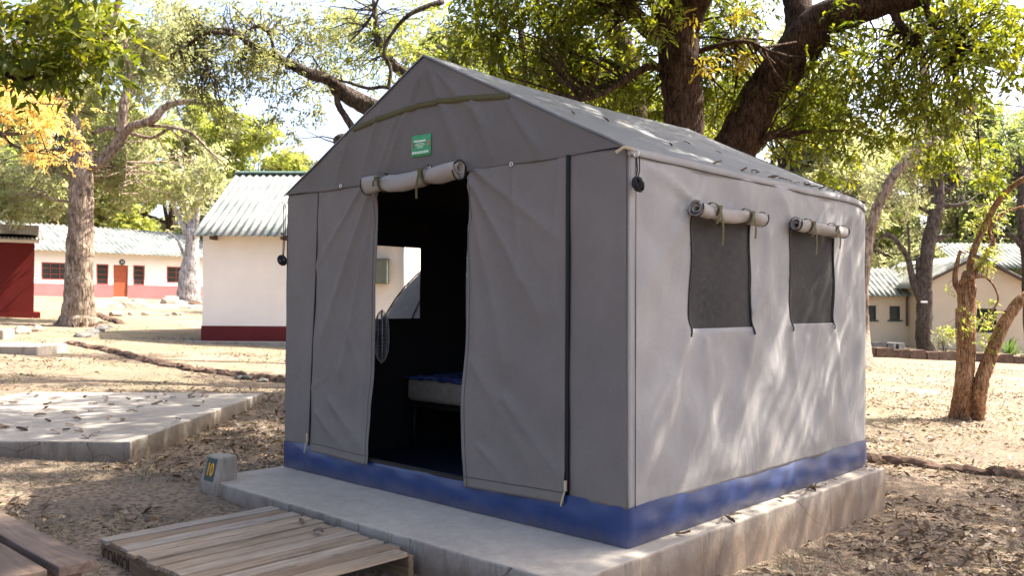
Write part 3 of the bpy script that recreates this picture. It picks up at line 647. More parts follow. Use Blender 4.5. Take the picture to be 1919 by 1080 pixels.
# bed -----------------------------------------------------------------
bed = empty('bed', T(1.15, 1.45, .02), YAW, 'camp bed with beige mattress and blue cover inside the tent', 'bed')
b = MB(); b.box((-.97, -.42, .41), (.95, .45, .61)); o = b.build('mattress', simple('beige_mattress', (.36, .31, .25), .9, var=.15, sc=25), bed, bevel=.05, seg=4); 
for p in o.data.polygons: p.use_smooth = True
kk = NM('blue_patterned_cloth', .8, .2); vo = kk.vor(14); kk.color(kk.ramp(vo, [(.2, (.012, .022, .10)), (.5, (.03, .05, .18)), (.7, (.06, .09, .24))])); M['bedcloth'] = kk.m
V = []; nx, ny = 30, 16
for j in range(ny):
    for i in range(nx): V.append((-.985 + 1.95 * i / (nx - 1), -.435 + .89 * j / (ny - 1), .618 + .008 * nz(i * .25, j * .3, 1) - (.012 if j == 0 or i == 0 else 0)))
o = mesh_obj('bedspread', V, [(j * nx + i, j * nx + i + 1, (j + 1) * nx + i + 1, (j + 1) * nx + i) for j in range(ny - 1) for i in range(nx - 1)], M['bedcloth'], bed, smooth=True); m = o.modifiers.new('s', 'SOLIDIFY'); m.thickness = .008
b = MB(); b.box((-.95, -.41, .37), (.95, .44, .405)); b.build('bed_frame', M['darkmetal'], bed)
for sx_ in (-.9, .88):
    for sy_ in (-.38, .4):
        b = MB(); b.tube([(sx_, sy_, 0), (sx_, sy_, .37)], .018, 8); b.build('leg', M['darkmetal'], bed, smooth=True)
# fan -----------------------------------------------------------------
fan = empty('pedestal_fan', T(.50, .52, .02), 0, 'pedestal fan with wire cage just inside the tent door', 'fan')
fan.rotation_euler = (0, 0, R(100))
fz = .965; b = MB()
for y0, rr in ((-.05, .12), (-.03, .175), (0, .205), (.03, .175), (.05, .12), (.055, .06), (-.055, .06)):
    b.tube([(rr * math.cos(t), y0, fz + rr * math.sin(t)) for t in np.linspace(0, 2 * math.pi, 33)], .004 if y0 == 0 else .0022, 5, cap=False)
for k_ in range(40):
    t = 2 * math.pi * k_ / 40
    for sgy in (-1, 1):
        b.tube([(rr * math.cos(t), sgy * yy, fz + rr * math.sin(t)) for rr, yy in ((.03, .057), (.06, .056), (.12, .05), (.175, .03), (.205, 0))], .0016, 4, cap=False)
b.build('cage', mat('pale_fan_paint', (.55, .55, .55), .4), fan, smooth=True)
for k_ in range(3):
    t0 = 2 * math.pi * k_ / 3; V = [(.03 * math.cos(t0), -.01, fz + .03 * math.sin(t0)), (.17 * math.cos(t0 - .4), -.02, fz + .17 * math.sin(t0 - .4)), (.18 * math.cos(t0 + .2), .0, fz + .18 * math.sin(t0 + .2)), (.15 * math.cos(t0 + .7), .02, fz + .15 * math.sin(t0 + .7)), (.03 * math.cos(t0 + 1), .01, fz + .03 * math.sin(t0 + 1))]
    o = mesh_obj('blade', V, [(0, 1, 2, 3, 4)], mat('fan_blade_plastic_%d' % k_, (.12, .13, .15), .4), fan); m = o.modifiers.new('s', 'SOLIDIFY'); m.thickness = .003
b = MB(); b.tube([(0, .04, fz), (0, .17, fz)], [.05, .035], 12); b.build('motor', M['darkmetal'], fan, smooth=True)
b = MB(); b.tube([(0, .12, .02), (0, .12, fz - .03)], .013, 8); b.build('pole', M['darkmetal'], fan, smooth=True)
b = MB(); b.tube([(0, .12, 0), (0, .12, .02), (0, .12, .035)], [.19, .18, .03], 24); b.build('base', M['darkmetal'], fan, smooth=True)

# ------------------------------------------------------------------ buildings
def wall_holes(name, L, H, holes, mt, parent, thick=.18, z0=0):
    """wall in local x (0..L), z; front faces -y"""
    xs = sorted(set([0, L] + [h[0] for h in holes] + [h[1] for h in holes])); zs_ = sorted(set([z0, H] + [h[2] for h in holes] + [h[3] for h in holes])); V = []; F = []
    def q(*p): n_ = len(V); V.extend(p); F.append((n_, n_ + 1, n_ + 2, n_ + 3))
    for i in range(len(xs) - 1):
        for j in range(len(zs_) - 1):
            cx, cz = (xs[i] + xs[i + 1]) / 2, (zs_[j] + zs_[j + 1]) / 2
            if any(h[0] < cx < h[1] and h[2] < cz < h[3] for h in holes): continue
            q((xs[i], 0, zs_[j]), (xs[i + 1], 0, zs_[j]), (xs[i + 1], 0, zs_[j + 1]), (xs[i], 0, zs_[j + 1]))
    for (a, b, c, d_) in holes:
        q((a, 0, c), (a, 0, d_), (a, thick, d_), (a, thick, c)); q((b, 0, c), (b, thick, c), (b, thick, d_), (b, 0, d_)); q((a, 0, d_), (b, 0, d_), (b, thick, d_), (a, thick, d_)); q((a, 0, c), (a, thick, c), (b, thick, c), (b, 0, c))
    return mesh_obj(name, V, F, mt, parent)
def window(parent, a, b, c, d_, nx, nz_, fm, rec=.08, fw=.05):
    f = MB(); f.box((a, rec - .05, c), (a + fw, rec + .03, d_)); f.box((b - fw, rec - .05, c), (b, rec + .03, d_)); f.box((a + fw, rec - .049, d_ - fw), (b - fw, rec + .029, d_)); f.box((a + fw, rec - .049, c), (b - fw, rec + .029, c + fw))
    for i in range(1, nx): x = a + (b - a) * i / nx; f.box((x - .016, rec - .03, c + fw), (x + .016, rec + .02, d_ - fw))
    for i in range(1, nz_): z = c + (d_ - c) * i / nz_; f.box((a + fw, rec - .027, z - .013), (b - fw, rec + .017, z + .013))
    o = f.build('window', fm, parent)
    g = MB(); g.box((a + .01, rec, c + .01), (b - .01, rec + .006, d_ - .01)); g.build('pane', M['glass'], o); return o
def corrugated(name, P, along, slope, L, S, mt, parent, pitch=.177, amp=.028, rows=4, thick=.008):
    """P lower-left corner; along, slope unit vectors"""
    P = Vector(P); al = Vector(along); sl_ = Vector(slope); N = al.cross(sl_).normalized(); n_ = max(8, int(L / pitch * 6)); V = []
    for j in range(rows + 1):
        for i in range(n_ + 1):
            x = L * i / n_; lap = .006 * (j % 2)
            V.append(P + al * x + sl_ * (S * j / rows) + N * (amp * math.sin(2 * math.pi * x / pitch) + lap))
    F = [(j * (n_ + 1) + i, j * (n_ + 1) + i + 1, (j + 1) * (n_ + 1) + i + 1, (j + 1) * (n_ + 1) + i) for j in range(rows) for i in range(n_)]
    o = mesh_obj(name, V, F, mt, parent, smooth=True); m = o.modifiers.new('s', 'SOLIDIFY'); m.thickness = thick; return o

# white house close behind the tent, left
hz0 = ztf(-7.16, 20.14)
wh = empty('white_house', (-7.16, 20.14, hz0), R(-1), 'white walled house with maroon plinth and corrugated roof next to the tent', 'house')
Lh, Dh, Hh = 4.75, 5.2, 2.56
b = MB(); b.box((0, 0, .36), (Lh, Dh, Hh)); b.add([(0, 0, Hh), (0, Dh, Hh), (0, Dh / 2, Hh + 1.6)], [(0, 1, 2)]); b.add([(Lh, 0, Hh), (Lh, Dh, Hh), (Lh, Dh / 2, Hh + 1.6)], [(0, 2, 1)]); b.build('wall', M['whitewall'], wh)
b = MB(); b.box((-.015, -.015, -.5), (Lh + .015, Dh + .015, .36)); b.build('plinth', M['redpl'], wh)
b = MB(); b.box((-.25, -.5, -.5), (Lh + .2, -.016, .012)); b.build('apron', M['slab2'], wh)
rs = math.atan2(1.6, Dh / 2)
corrugated('roof', (-.12, -.42, Hh - .42 * math.tan(rs) + .12), (1, 0, 0), (0, math.cos(rs), math.sin(rs)), Lh + .3, (Dh / 2 + .42) / math.cos(rs), M['roofw'], wh, amp=.02)
corrugated('roof', (Lh + .18, Dh + .42, Hh - .42 * math.tan(rs) + .12), (-1, 0, 0), (0, -math.cos(rs), math.sin(rs)), Lh + .3, (Dh / 2 + .42) / math.cos(rs), M['roofw'], wh, amp=.02)
b = MB(); b.box((-.14, Dh / 2 - .12, Hh + 1.6 + .1), (Lh + .2, Dh / 2 + .12, Hh + 1.6 + .17)); b.build('ridge_cap', M['greenboard'], wh, bevel=.03)
for xx in (.28, 1.9, 3.6):
    b = MB(); b.box((xx, -.36, Hh - .22), (xx + .06, -.0, Hh - .06)); b.build('rafter_end', M['bench'], wh)
b = MB(); b.box((3.85, -.3, .95 + .4), (4.33, -.002, 1.5 + .4)); b.box((3.83, -.32, 1.901), (4.35, -.002, 1.93)); b.build('wall_box', simple('grey_green_paint', (.16, .17, .13)), wh, bevel=.01)
b = MB(); b.tube([(4.68, -.05, .0), (4.68, -.05, 2.5)], .045, 10); b.build('downpipe', M['white'], wh, smooth=True)

# far white building with orange door
Pp = at(170, 562, 48.); dirw = Vector((.655, .756, 0)).normalized()
def s_at(px):  # distance along wall from Pp for pixel column
    k_ = (px - 959.5) / FPX; return (k_ * Pp.y - Pp.x) / (dirw.x - k_ * dirw.y)
s0 = s_at(20); base = Vector((Pp.x, Pp.y, 0)) + dirw * s0; L2 = s_at(470) - s0
bz2 = 1.60
fb = empty('long_white_building', (base.x, base.y, bz2), math.atan2(dirw.y, dirw.x), 'long low white building with orange door and pale maroon plinth, far left', 'building')
def sx_(px): return s_at(px) - s0
def zpx(px, py):
    s = s_at(px); Yd = Pp.y + dirw.y * s; return at(px, py, Yd).z - bz2
hl = []
hd = (sx_(212), sx_(240), .02, zpx(226, 497)); hl.append(hd)
wn = [(sx_(77), sx_(129), zpx(100, 525), zpx(100, 492), 3, 3), (sx_(180), sx_(203), zpx(190, 534), zpx(190, 495), 1, 4), (sx_(249), sx_(271), zpx(260, 535), zpx(260, 497.5), 1, 4), (sx_(312), sx_(348), zpx(330, 531), zpx(330, 500), 2, 3)]
for q in wn: hl.append(q[:4])
Hw = zpx(200, 473)
wall_holes('wall', L2, Hw, hl, M['whitewall'], fb, .2, z0=-.6)
b = MB(); b.box((0, .25, -.6), (L2, 6.5, Hw)); b.build('rear_wall', M['whitewall'], fb)
for q in wn: window(fb, *q[:4], q[4], q[5], M['redframe'], rec=.06, fw=.07)
pb = MB()
for a_, c_ in ((0, hd[0]), (hd[1], L2)): pb.box((a_, -.02, -.6), (c_, .0 - .002, .72))
pb.build('plinth', M['redpl2'], fb)
b = MB(); b.box((hd[0] + .003, .08, .0), (hd[1] - .003, .14, hd[3] - .003)); dr = b.build('door', M['orangedoor'], fb)
b = MB(); b.box((hd[0] + .1, .03, 1.0), (hd[0] + .2, .078, 1.04)); b.build('handle', M['metal'], dr)
b = MB(); cx, cz = sx_(228), zpx(228, 491.5); b.tube([(cx, -.02, cz), (cx, -.005, cz)], .17, 18); sg = b.build('number_sign', M['greenframe'], fb)
text_obj('sign_number', '11', .2, M['white'], sg, Matrix.Translation((cx, -.022, cz)) @ Matrix.Rotation(R(90), 4, 'X'), .002, 1, .006)
sl2 = math.atan2(1.5, 3.4)
corrugated('roof', (-.4, -.5, Hw - .06), (1, 0, 0), (0, math.cos(sl2), math.sin(sl2)), L2 + .8, 4.2, M['roofw'], fb, pitch=.3, amp=.045)
corrugated('roof', (L2 + .4, 7.1, Hw - .06), (-1, 0, 0), (0, -math.cos(sl2), math.sin(sl2)), L2 + .8, 4.2, M['roofw'], fb, pitch=.3, amp=.045)

# red shed
g0 = gnd(63, 596)
sh = empty('red_shed', (g0.x, g0.y, g0.z), R(30), 'small dark red shed with a rusty corrugated roof at the left edge', 'shed')
b = MB(); b.box((-3., 0, -.4), (0, 2.6, 2.32)); b.build('wall', M['redshed'], sh)
b = MB(); b.box((-3.2, -.12, -.4), (.17, 2.7, .16)); b.build('plinth', M['redshed'], sh)
rsl = R(9); corrugated('roof', (-3.3, -.28, 2.3), (1, 0, 0), (0, math.cos(rsl), math.sin(rsl)), 3.55, 3.2, M['roofrust'], sh, pitch=.1, amp=.02)
b = MB(); b.box((-3.3, -.1, 2.45), (.1, 2.7, 2.72)); b.build('parapet', M['roofrust'], sh)
b = MB(); b.box((-3.2, -.05, 2.2), (.12, 0 - .003, 2.3)); b.build('fascia', M['whitewall'], sh)

# cream house, right
Yc = 41.
pL = at(1560, 640, Yc); zc = at(1700, 645, Yc).z; cr = empty('cream_house', (at(1560, 640, Yc).x, Yc, zc - .05), 0, 'cream house with white corrugated roofs and dark windows behind the trees on the right', 'house')
def cx_(px): return at(px, 600, Yc).x - pL.x
def cz_(px, py): return at(px, py, Yc).z - (zc - .05)
wL = cx_(1703); hw = cz_(1660, 552)
ws = [(cx_(1622), cx_(1642), cz_(1630, 600), cz_(1630, 573)), (cx_(1667), cx_(1687), cz_(1680, 600), cz_(1680, 574))]
wall_holes('wall', wL, hw, ws, M['cream'], cr, z0=-.5)
for q in ws:
    window(cr, *q, 1, 2, M['greenframe']); b = MB(); b.box((q[0] - .1, -.05, q[2] - .07), (q[1] + .1, -.002, q[2] - .003)); b.build('sill', M['greenframe'], cr)
# gable wing: front wall slightly forward
x0, xa, x1 = cx_(1703), cx_(1801), cx_(1962); za, ze0 = cz_(1801, 484), cz_(1703, 533); ze1 = ze0 - (x1 - xa - (xa - x0)) * .5
g = MB(); yF = -1.2
wq = (cx_(1766), cx_(1841), cz_(1780, 622), cz_(1780, 578))
xs = [x0, wq[0], wq[1], x1]
def roofz(x): return za - abs(x - xa) * ((za - ze0) / (xa - x0))
V = [(x0, yF, -.5), (wq[0], yF, -.5), (wq[1], yF, -.5), (x1, yF, -.5), (x0, yF, roofz(x0)), (xa, yF, za), (x1, yF, roofz(x1)), (wq[0], yF, wq[2]), (wq[1], yF, wq[2]), (wq[0], yF, wq[3]), (wq[1], yF, wq[3]), (wq[0], yF, roofz(wq[0])), (wq[1], yF, roofz(wq[1]))]
F = [(0, 1, 7, 9, 11, 4), (1, 2, 8, 7), (2, 3, 6, 12, 10, 8), (9, 10, 12, 5, 11)]
mesh_obj('gable_wall', V, F, M['cream'], cr)
b = MB(); b.box((x0 - .001, yF, -.5), (x0 + .2, 6, roofz(x0) - .02)); b.build('side_wall', M['cream'], cr)
wo = window(cr, *wq, 3, 2, M['greenframe']); wo.location = (0, yF, 0)
b = MB(); b.box((x0 + .3, yF + .35, -.4), (x1, 7, 2.2)); b.build('rooms', M['greenframe'], cr)
sc = math.atan2(1.35, 2.6); corrugated('roof', (-.5, -.45, hw - .1), (1, 0, 0), (0, math.cos(sc), math.sin(sc)), wL + .55, 3.1, M['roofw'], cr, pitch=.25, amp=.04)
sg_ = math.atan2(za - ze0, xa - x0)
corrugated('roof', (x0 - .55, 7, roofz(x0 - .55) + .08), (0, -1, 0), (math.cos(sg_), 0, math.sin(sg_)), 8.5, (xa - x0 + .55) / math.cos(sg_), M['roofw'], cr, pitch=.25, amp=.03)
corrugated('roof', (x1 + .5, yF - .3, roofz(x1 + .5) + .08), (0, 1, 0), (-math.cos(sg_), 0, math.sin(sg_)), 8.5, (x1 + .5 - xa) / math.cos(sg_), M['roofw'], cr, pitch=.25, amp=.03)
for a_, c_ in ((x0 - .55, xa), (x1 + .5, xa)):
    b = MB(); b.add([(a_, yF - .31, roofz(a_) - .06), (c_, yF - .31, za - .06), (c_, yF - .31, za + .06), (a_, yF - .31, roofz(a_) + .06), (a_, yF - .35, roofz(a_) - .06), (c_, yF - .35, za - .06), (c_, yF - .35, za + .06), (a_, yF - .35, roofz(a_) + .06)], [(0, 1, 2, 3), (7, 6, 5, 4), (0, 4, 5, 1), (3, 2, 6, 7)]); b.build('bargeboard', M['bench'], cr)
rx = x1 - 1.0
corrugated('roof', (xa + .6, yF + 2.2, cz_(1850, 500)), (1, 0, 0), (0, math.cos(R(24)), math.sin(R(24))), 9, 3.4, M['roofw'], cr, pitch=.25, amp=.04)
b = MB(); b.tube([(x0 - .12, -.08, .9), (x0 - .12, -.08, hw)], .05, 8); b.build('downpipe', M['bench'], cr)

# neighbouring grey tent seen through the window
nt_ = empty('dome_tent', (-.15, 13.6, ztf(-.2, 13.6)), 0, 'small grey tent behind the big tent, glimpsed through its window', 'tent')
V = []; n1, n2 = 16, 24
for j in range(n1 + 1):
    for i in range(n2):
        ph = j / n1 * math.pi / 2; th = 2 * math.pi * i / n2; V.append((2.08 * math.cos(ph) * math.cos(th), 1.5 * math.cos(ph) * math.sin(th), 2.3 * math.sin(ph)))
mesh_obj('canopy', V, [(j * n2 + i, j * n2 + (i + 1) % n2, (j + 1) * n2 + (i + 1) % n2, (j + 1) * n2 + i) for j in range(n1) for i in range(n2)], simple('pale_grey_nylon', (.13, .12, .115)), nt_, smooth=True)
for s_ in (0, .78, 1.57, 2.36):
    b = MB(); b.tube([(2.095 * math.cos(s_) * math.cos(t), 1.515 * math.sin(s_) * math.cos(t), 2.315 * math.sin(t)) for t in np.linspace(0, math.pi, 30)], .012, 6); b.build('rib', M['darkmetal'], nt_, smooth=True)

# ------------------------------------------------------------------ stones and kerbs
def rock_bm(sz, seed, sub=2):
    rng = random.Random(seed); bm = bmesh.new(); bmesh.ops.create_icosphere(bm, subdivisions=sub, radius=1)
    cuts = [(Vector([rng.gauss(0, 1) for _ in range(3)]).normalized(), rng.uniform(.55, .9)) for _ in range(9)]
    V = []
    for v_ in bm.verts:
        p = v_.co.copy()
        for n_, d_ in cuts:
            s_ = p.dot(n_)
            if s_ > d_: p -= n_ * (s_ - d_)
        p += Vector([rng.uniform(-.04, .04) for _ in range(3)]); V.append(Vector((p.x * sz[0], p.y * sz[1], p.z * sz[2])))
    F = [tuple(q.index for q in f.verts) for f in bm.faces]; bm.free(); return V, F
def kerb(name, pts, h, wdt, mt, label, cat='kerb', stepm=.16, seed=1, jit=.3, sink=.4, brick=False):
    rng = random.Random(seed); b = MB(); P = [Vector(p) for p in pts]; ds = [0]
    for i in range(1, len(P)): ds.append(ds[-1] + (P[i] - P[i - 1]).length)
    s = 0
    org = P[0]; oz = ztf(org.x, org.y)
    while s < ds[-1]:
        i = max(j for j in range(len(ds)) if ds[j] <= s); i = min(i, len(P) - 2); t = (s - ds[i]) / (ds[i + 1] - ds[i]); p = P[i].lerp(P[i + 1], t); d_ = (P[i + 1] - P[i]).normalized()
        ln = stepm * rng.uniform(.7, 1.3); V, F = rock_bm((ln * 1.05, wdt * rng.uniform(.9, 1.1) * .6, h * rng.uniform(.9, 1.05)), rng.random(), 2)
        if brick:
            V, F = [], [(0, 2, 3, 1), (4, 5, 7, 6), (0, 1, 5, 4), (2, 6, 7, 3), (0, 4, 6, 2), (1, 3, 7, 5)]; hh_ = h * rng.uniform(.9, 1.08)
            for a_ in (-.2 * 1, hh_):
                for c_ in (-wdt / 2, wdt / 2):
                    for e_ in (-ln * .49, ln * .49): V.append(Vector((e_ + rng.uniform(-.012, .012), c_ + rng.uniform(-.02, .02), a_ + rng.uniform(-.018, .012))))
        Mx = Matrix.Rotation(math.atan2(d_.y, d_.x) + rng.uniform(-.08, .08), 4, 'Z'); q = Vector((p.x, p.y, ztf(p.x, p.y) - h * sink * .3))
        b.add([Mx @ v_ + q + Vector((rng.uniform(-1, 1) * wdt * .08, rng.uniform(-1, 1) * wdt * .08, 0)) - Vector((org.x, org.y, oz)) for v_ in V], F); s += ln
    o = b.build(name, mt); o.location = (org.x, org.y, oz); return tag(o, label, cat)
def gp(px, py): q = gnd(px, py); return (q.x, q.y)
k1 = [Vector((*gp(x, y), 0)) for x, y in ((133, 646), (185, 655), (250, 672), (310, 686), (368, 697))]
k2 = [Vector((*gp(x, y), 0)) for x, y in ((378, 698), (440, 705), (500, 713), (545, 720), (620, 735))]
kerb('stone_kerb', k1, .11, .22, M['stone'], 'low brown stone kerb curving away left of the white house', seed=2)
kerb('stone_kerb', k2, .11, .22, M['stone'], 'low brown stone kerb running in behind the tent corner', seed=3)
kerb('stone_kerb', [Vector((*gp(x, y), 0)) for x, y in ((155, 632), (172, 625), (190, 618), (206, 614))], .13, .3, M['greystone'], 'short row of dark grey stones behind the end of the brown kerb', stepm=.3, seed=5)
kerb('stone_kerb', [Vector((*gp(x, y), 0)) for x, y in ((180, 591), (195, 597), (210, 602), (226, 608))], .13, .3, M['stone'], 'short row of brown stones just right of the thick pale tree trunk', stepm=.3, seed=6)
def kx(px, py): return Vector((*gp(px, py), 0))
kerb('brick_kerb', [kx(1560, 858), kx(1630, 866), kx(1700, 872), kx(1770, 880), kx(1850, 890), kx(1935, 900), kx(2100, 918)], .10, .15, M['stone'], 'low dark brown brick kerb crossing the leaf covered ground right of the tent', stepm=.2, seed=8)
def rock(name, px, py, s, mt, label, group=None, seed=1, fl=.6):
    q = gnd(px, py); V, F = rock_bm((s, s * .8, s * fl), seed); o = mesh_obj(name, V, F, mt); o.location = q + Vector((0, 0, s * fl * .45)); o.rotation_euler = (0, 0, seed * 1.3); return tag(o, label, 'rock', group)
gl = 'loose rocks on the bright ground before the far building'
for i, (px, py, s, lb) in enumerate(((217, 593, .24, 'brown rock below the orange door, leftmost of the loose rocks'), (245, 591, .15, 'small pale rock right of the one below the orange door'), (273, 591, .2, 'pale brown rock in the middle of the loose rocks'), (315, 592, .14, 'flat pale rock left of the pair near the white house'), (328, 591, .16, 'taller pale rock near the white house'), (340, 591, .12, 'smallest loose rock, nearest the white house'))):
    rock('rock', px, py, s, M['stonep'], lb, gl, i + 3)
rock('rock', 463, 712, .10, M['greystone'], 'round grey stone just below the brown kerb beside the tent', None, 31)
rock('rock', 448, 711, .11, M['greystone'], 'flat dark stone left of the round grey stone by the kerb', None, 32, .4)
rock('rock', 492, 717, .12, M['greystone'], 'flat dark stone closest to the tent corner by the kerb', None, 33, .35)
rock('rock', 322, 576, .55, M['stonep'], 'pale boulder, left and largest of the pile beside the white barked tree', 'boulder pile at the white tree', 41, .7)
rock('rock', 342, 577, .42, M['stonep'], 'pale boulder, middle of the pile beside the white barked tree', 'boulder pile at the white tree', 42, .6)
rock('rock', 366, 577, .45, M['stone'], 'brown boulder, right of the pile beside the white barked tree', 'boulder pile at the white tree', 43, .5)
rock('rock', 40, 626, .22, M['stonep'], 'pale stone beside the concrete block at left', None, 44, .6)
rock('rock', 68, 622, .2, M['stonep'], 'pale stone nearest the thick tree trunk at left', None, 45, .6)
kerb('stone_wall', [Vector((*gp(x, y), 0)) for x, y in ((165, 576), (210, 577), (268, 578))], .5, .5, M['stonep'], 'low rubble wall in front of the long white building', 'wall', .5, 11)
kerb('stone_wall', [Vector((*gp(x, y), 0)) for x, y in ((276, 577), (310, 577), (375, 579))], .25, .5, M['stonep'], 'lower rubble edging behind the boulders at the white tree', 'wall', .5, 12)
q = gnd(0, 636); b = MB(); b.box((-.6, -.2, -.2), (.19, .2, .2)); o = b.build('concrete_block', M['marker'], bevel=.02); o.location = (q.x, q.y, q.z); tag(o, 'weathered grey concrete block at the left edge beyond the slab', 'block')
q = gnd(10, 664); b = MB(); b.box((-2., 0, -.3), (.55, 1.0, .14)); o = b.build('low_step', M['slab2'], bevel=.02); o.location = (q.x, q.y, q.z); tag(o, 'low pale concrete step at the left edge beyond the leafy slab', 'step')
# right retaining walls
kerb('low_wall', [kx(1560, 667), kx(1700, 672), kx(1790, 676), kx(1870, 680), kx(1960, 684)], .34, .4, M['stone'], 'low brown brick garden wall in front of the cream house', 'wall', .6, 21, brick=True)
kerb('low_wall', [kx(1580, 655), kx(1640, 656), kx(1690, 657)], .33, .6, M['greystone'], 'grey stone terrace edge between the low brick wall and cream house', 'wall', .7, 22, brick=True)

# ------------------------------------------------------------------ foliage
def leaves_mesh(name, cen, dirs, L, W, rng, mt, parent, flop=.5, rr=None, group_rnd=None, lo=.65, hi=1.25):
    """one folded leaf (4 verts) per centre"""
    n_ = len(cen); d_ = dirs / (np.linalg.norm(dirs, axis=1, keepdims=True) + 1e-9)
    r = rng.normal(size=(n_, 3)) * flop + np.array([0, 0, 1.]); s = np.cross(d_, r); s /= (np.linalg.norm(s, axis=1, keepdims=True) + 1e-9); nn = np.cross(s, d_)
    l = L * rng.uniform(lo, hi, (n_, 1)); w_ = W * rng.uniform(.7, 1.2, (n_, 1)) * (l / L) ** .6
    base = cen; tip = cen + d_ * l - nn * l * .12; mid = cen + d_ * l * .45
    V = np.stack([base, mid + s * w_ / 2 + nn * w_ * .18, tip, mid - s * w_ / 2 + nn * w_ * .18], 1).reshape(-1, 3)
    me = bpy.data.meshes.new(name); me.vertices.add(4 * n_); me.vertices.foreach_set('co', V.astype(np.float32).ravel())
    me.loops.add(4 * n_); me.loops.foreach_set('vertex_index', np.arange(4 * n_, dtype=np.int32)); me.polygons.add(n_); me.polygons.foreach_set('loop_start', np.arange(0, 4 * n_, 4, dtype=np.int32))
    a = me.attributes.new('rnd', 'FLOAT', 'POINT'); g_ = rng.random(n_) if group_rnd is None else np.clip(.65 * group_rnd + .35 * rng.random(n_), 0, 1)
    a.data.foreach_set('value', np.repeat(g_, 4).astype(np.float32))
    me.materials.append(mt); me.update(calc_edges=True); me.validate()
    o = bpy.data.objects.new(name, me); col.objects.link(o)
    if parent: o.parent = parent
    return o
def n3(P, s, ph):
    x, y, z = P[:, 0] * s + ph, P[:, 1] * s + 1.7 * ph, P[:, 2] * s + .6 * ph
    return np.sin(x + 1.3 * np.sin(y * 1.1 + z)) * np.cos(y * 1.2 + np.sin(z * 1.4 + x)) + .6 * np.sin(2.3 * x - 1.9 * z + np.cos(2.7 * y)) * np.cos(2.1 * y + 1.3 * z)
def fill(blobs, dens, rng, gap=-.1, ns=1.6):
    """blobs: (center, radii, weight) -> spray positions; dens sprays per unit weight"""
    out = []
    for c, r, wgt in blobs:
        m_ = int(dens * wgt); p = rng.normal(size=(m_ * 3, 3)); p /= np.linalg.norm(p, axis=1, keepdims=True); p *= rng.random((m_ * 3, 1)) ** (1 / 2.4)
        P = np.array(c) + p * np.array(r); k_ = n3(P, ns, 1.) > gap; P = P[k_][:m_]; out.append(P)
    return np.concatenate(out)
def sprays(P, n, rach, rng, droop=.6, spread=.8):
    m_ = len(P); D = rng.normal(size=(m_, 3)); D[:, 2] = D[:, 2] * .5 - droop; D /= np.linalg.norm(D, axis=1, keepdims=True)
    S = np.cross(D, rng.normal(size=(m_, 3))); S /= np.linalg.norm(S, axis=1, keepdims=True); cen = []; dr_ = []; gr_ = []; gid = rng.random(m_)
    for k_ in range(n):
        t = (k_ // 2 + .5) / (n / 2); sg2 = 1 if k_ % 2 else -1
        if k_ == n - 1: sg2 = 0; t = 1
        cen.append(P + D * rach * t); dr_.append(D * (.55 if sg2 else 1) + S * sg2 * spread + rng.normal(size=(m_, 3)) * .15); gr_.append(gid)
    return np.concatenate(cen), np.concatenate(dr_), np.concatenate(gr_)
def B(px, py, Y, rx, ry, rd, wgt=None):
    c = at(px, py, Y); s = Y / FPX; r = (rx * s, rd, ry * s); return ((c.x, c.y, c.z), r, wgt if wgt else r[0] * r[1] * r[2] * 4.2)
def twigs(mb, starts, targets, rng, r0=.02, n=60, sag=.15):
    starts = [Vector(s) for s in starts]
    for i in range(n):
        t = Vector(targets[rng.integers(len(targets))]); s = min(starts, key=lambda q: (q - t).length + random.uniform(0, .8))
        L_ = (t - s).length
        if L_ > 6: continue
        mid = s.lerp(t, .5) + Vector((random.gauss(0, .12) * L_, random.gauss(0, .12) * L_, random.gauss(0, .1) * L_ + .05 * L_)); m1 = s.lerp(mid, .5) + Vector([random.gauss(0, .04) * L_ for _ in range(3)])
        mb.tube([s, m1, mid, mid.lerp(t, .55) + Vector([random.gauss(0, .05) * L_ for _ in range(3)]), t], [r0, r0 * .85, r0 * .6, r0 * .45, r0 * .2], 5, cap=False)
def tree(name, label, barkm, leafs, limbs, blobs, dens, leaf=(.13, .045), spr=(7, .22), droop=.6, ntw=80, tw=.02, seed=1, gap=-.1, ns=1.6, cat='tree', group=None, wob=.05, nside=14, extra=()):
    rng = np.random.default_rng(seed); base = Vector(limbs[0][0][0])
    t = empty(name, base, 0, label, cat, group); mb = MB(); starts = []
    for li, (pts, rad) in enumerate(limbs):
        P = spline(pts, 7); rd = lerps(rad, 7); P = [p + Vector([random.gauss(0, .04) * r for _ in range(3)]) for p, r in zip(P, rd)]
        mb.tube([p - base for p in P], rd, nside if rad[0] > .08 else 8, wob=wob); starts += [p for p in P[len(P) // 3:]] if li else [p for p in P[len(P) // 2:]]
    if blobs:
        P = fill(blobs, dens, rng, gap, ns)
        if ntw: twigs_b = MB(); twigs(twigs_b, starts, P, rng, tw, ntw); mb.add([Vector(v_) - base for v_ in twigs_b.v], twigs_b.f)
        cen, dr_, gi = sprays(P, spr[0], spr[1], rng, droop)
        lm_ = leafs
        leaves_mesh('crown', cen - np.array(base), dr_, leaf[0], leaf[1], rng, lm_, t, group_rnd=gi)
    for (bl, dn, lm2, lf2) in extra:
        P = fill(bl, dn, rng, *((.05, 6.) if dn == 115 else (-9, 1))); cen, dr_, gi = sprays(P, spr[0], spr[1], rng, droop); leaves_mesh('yellowing_leaves', cen - np.array(base), dr_, lf2[0], lf2[1], rng, lm2, t, group_rnd=gi)
    mb.build('trunk', barkm, t, smooth=True)
    return t
def Gz(p, dz=-.15): return Vector((p[0], p[1], ztf(p[0], p[1]) + dz))

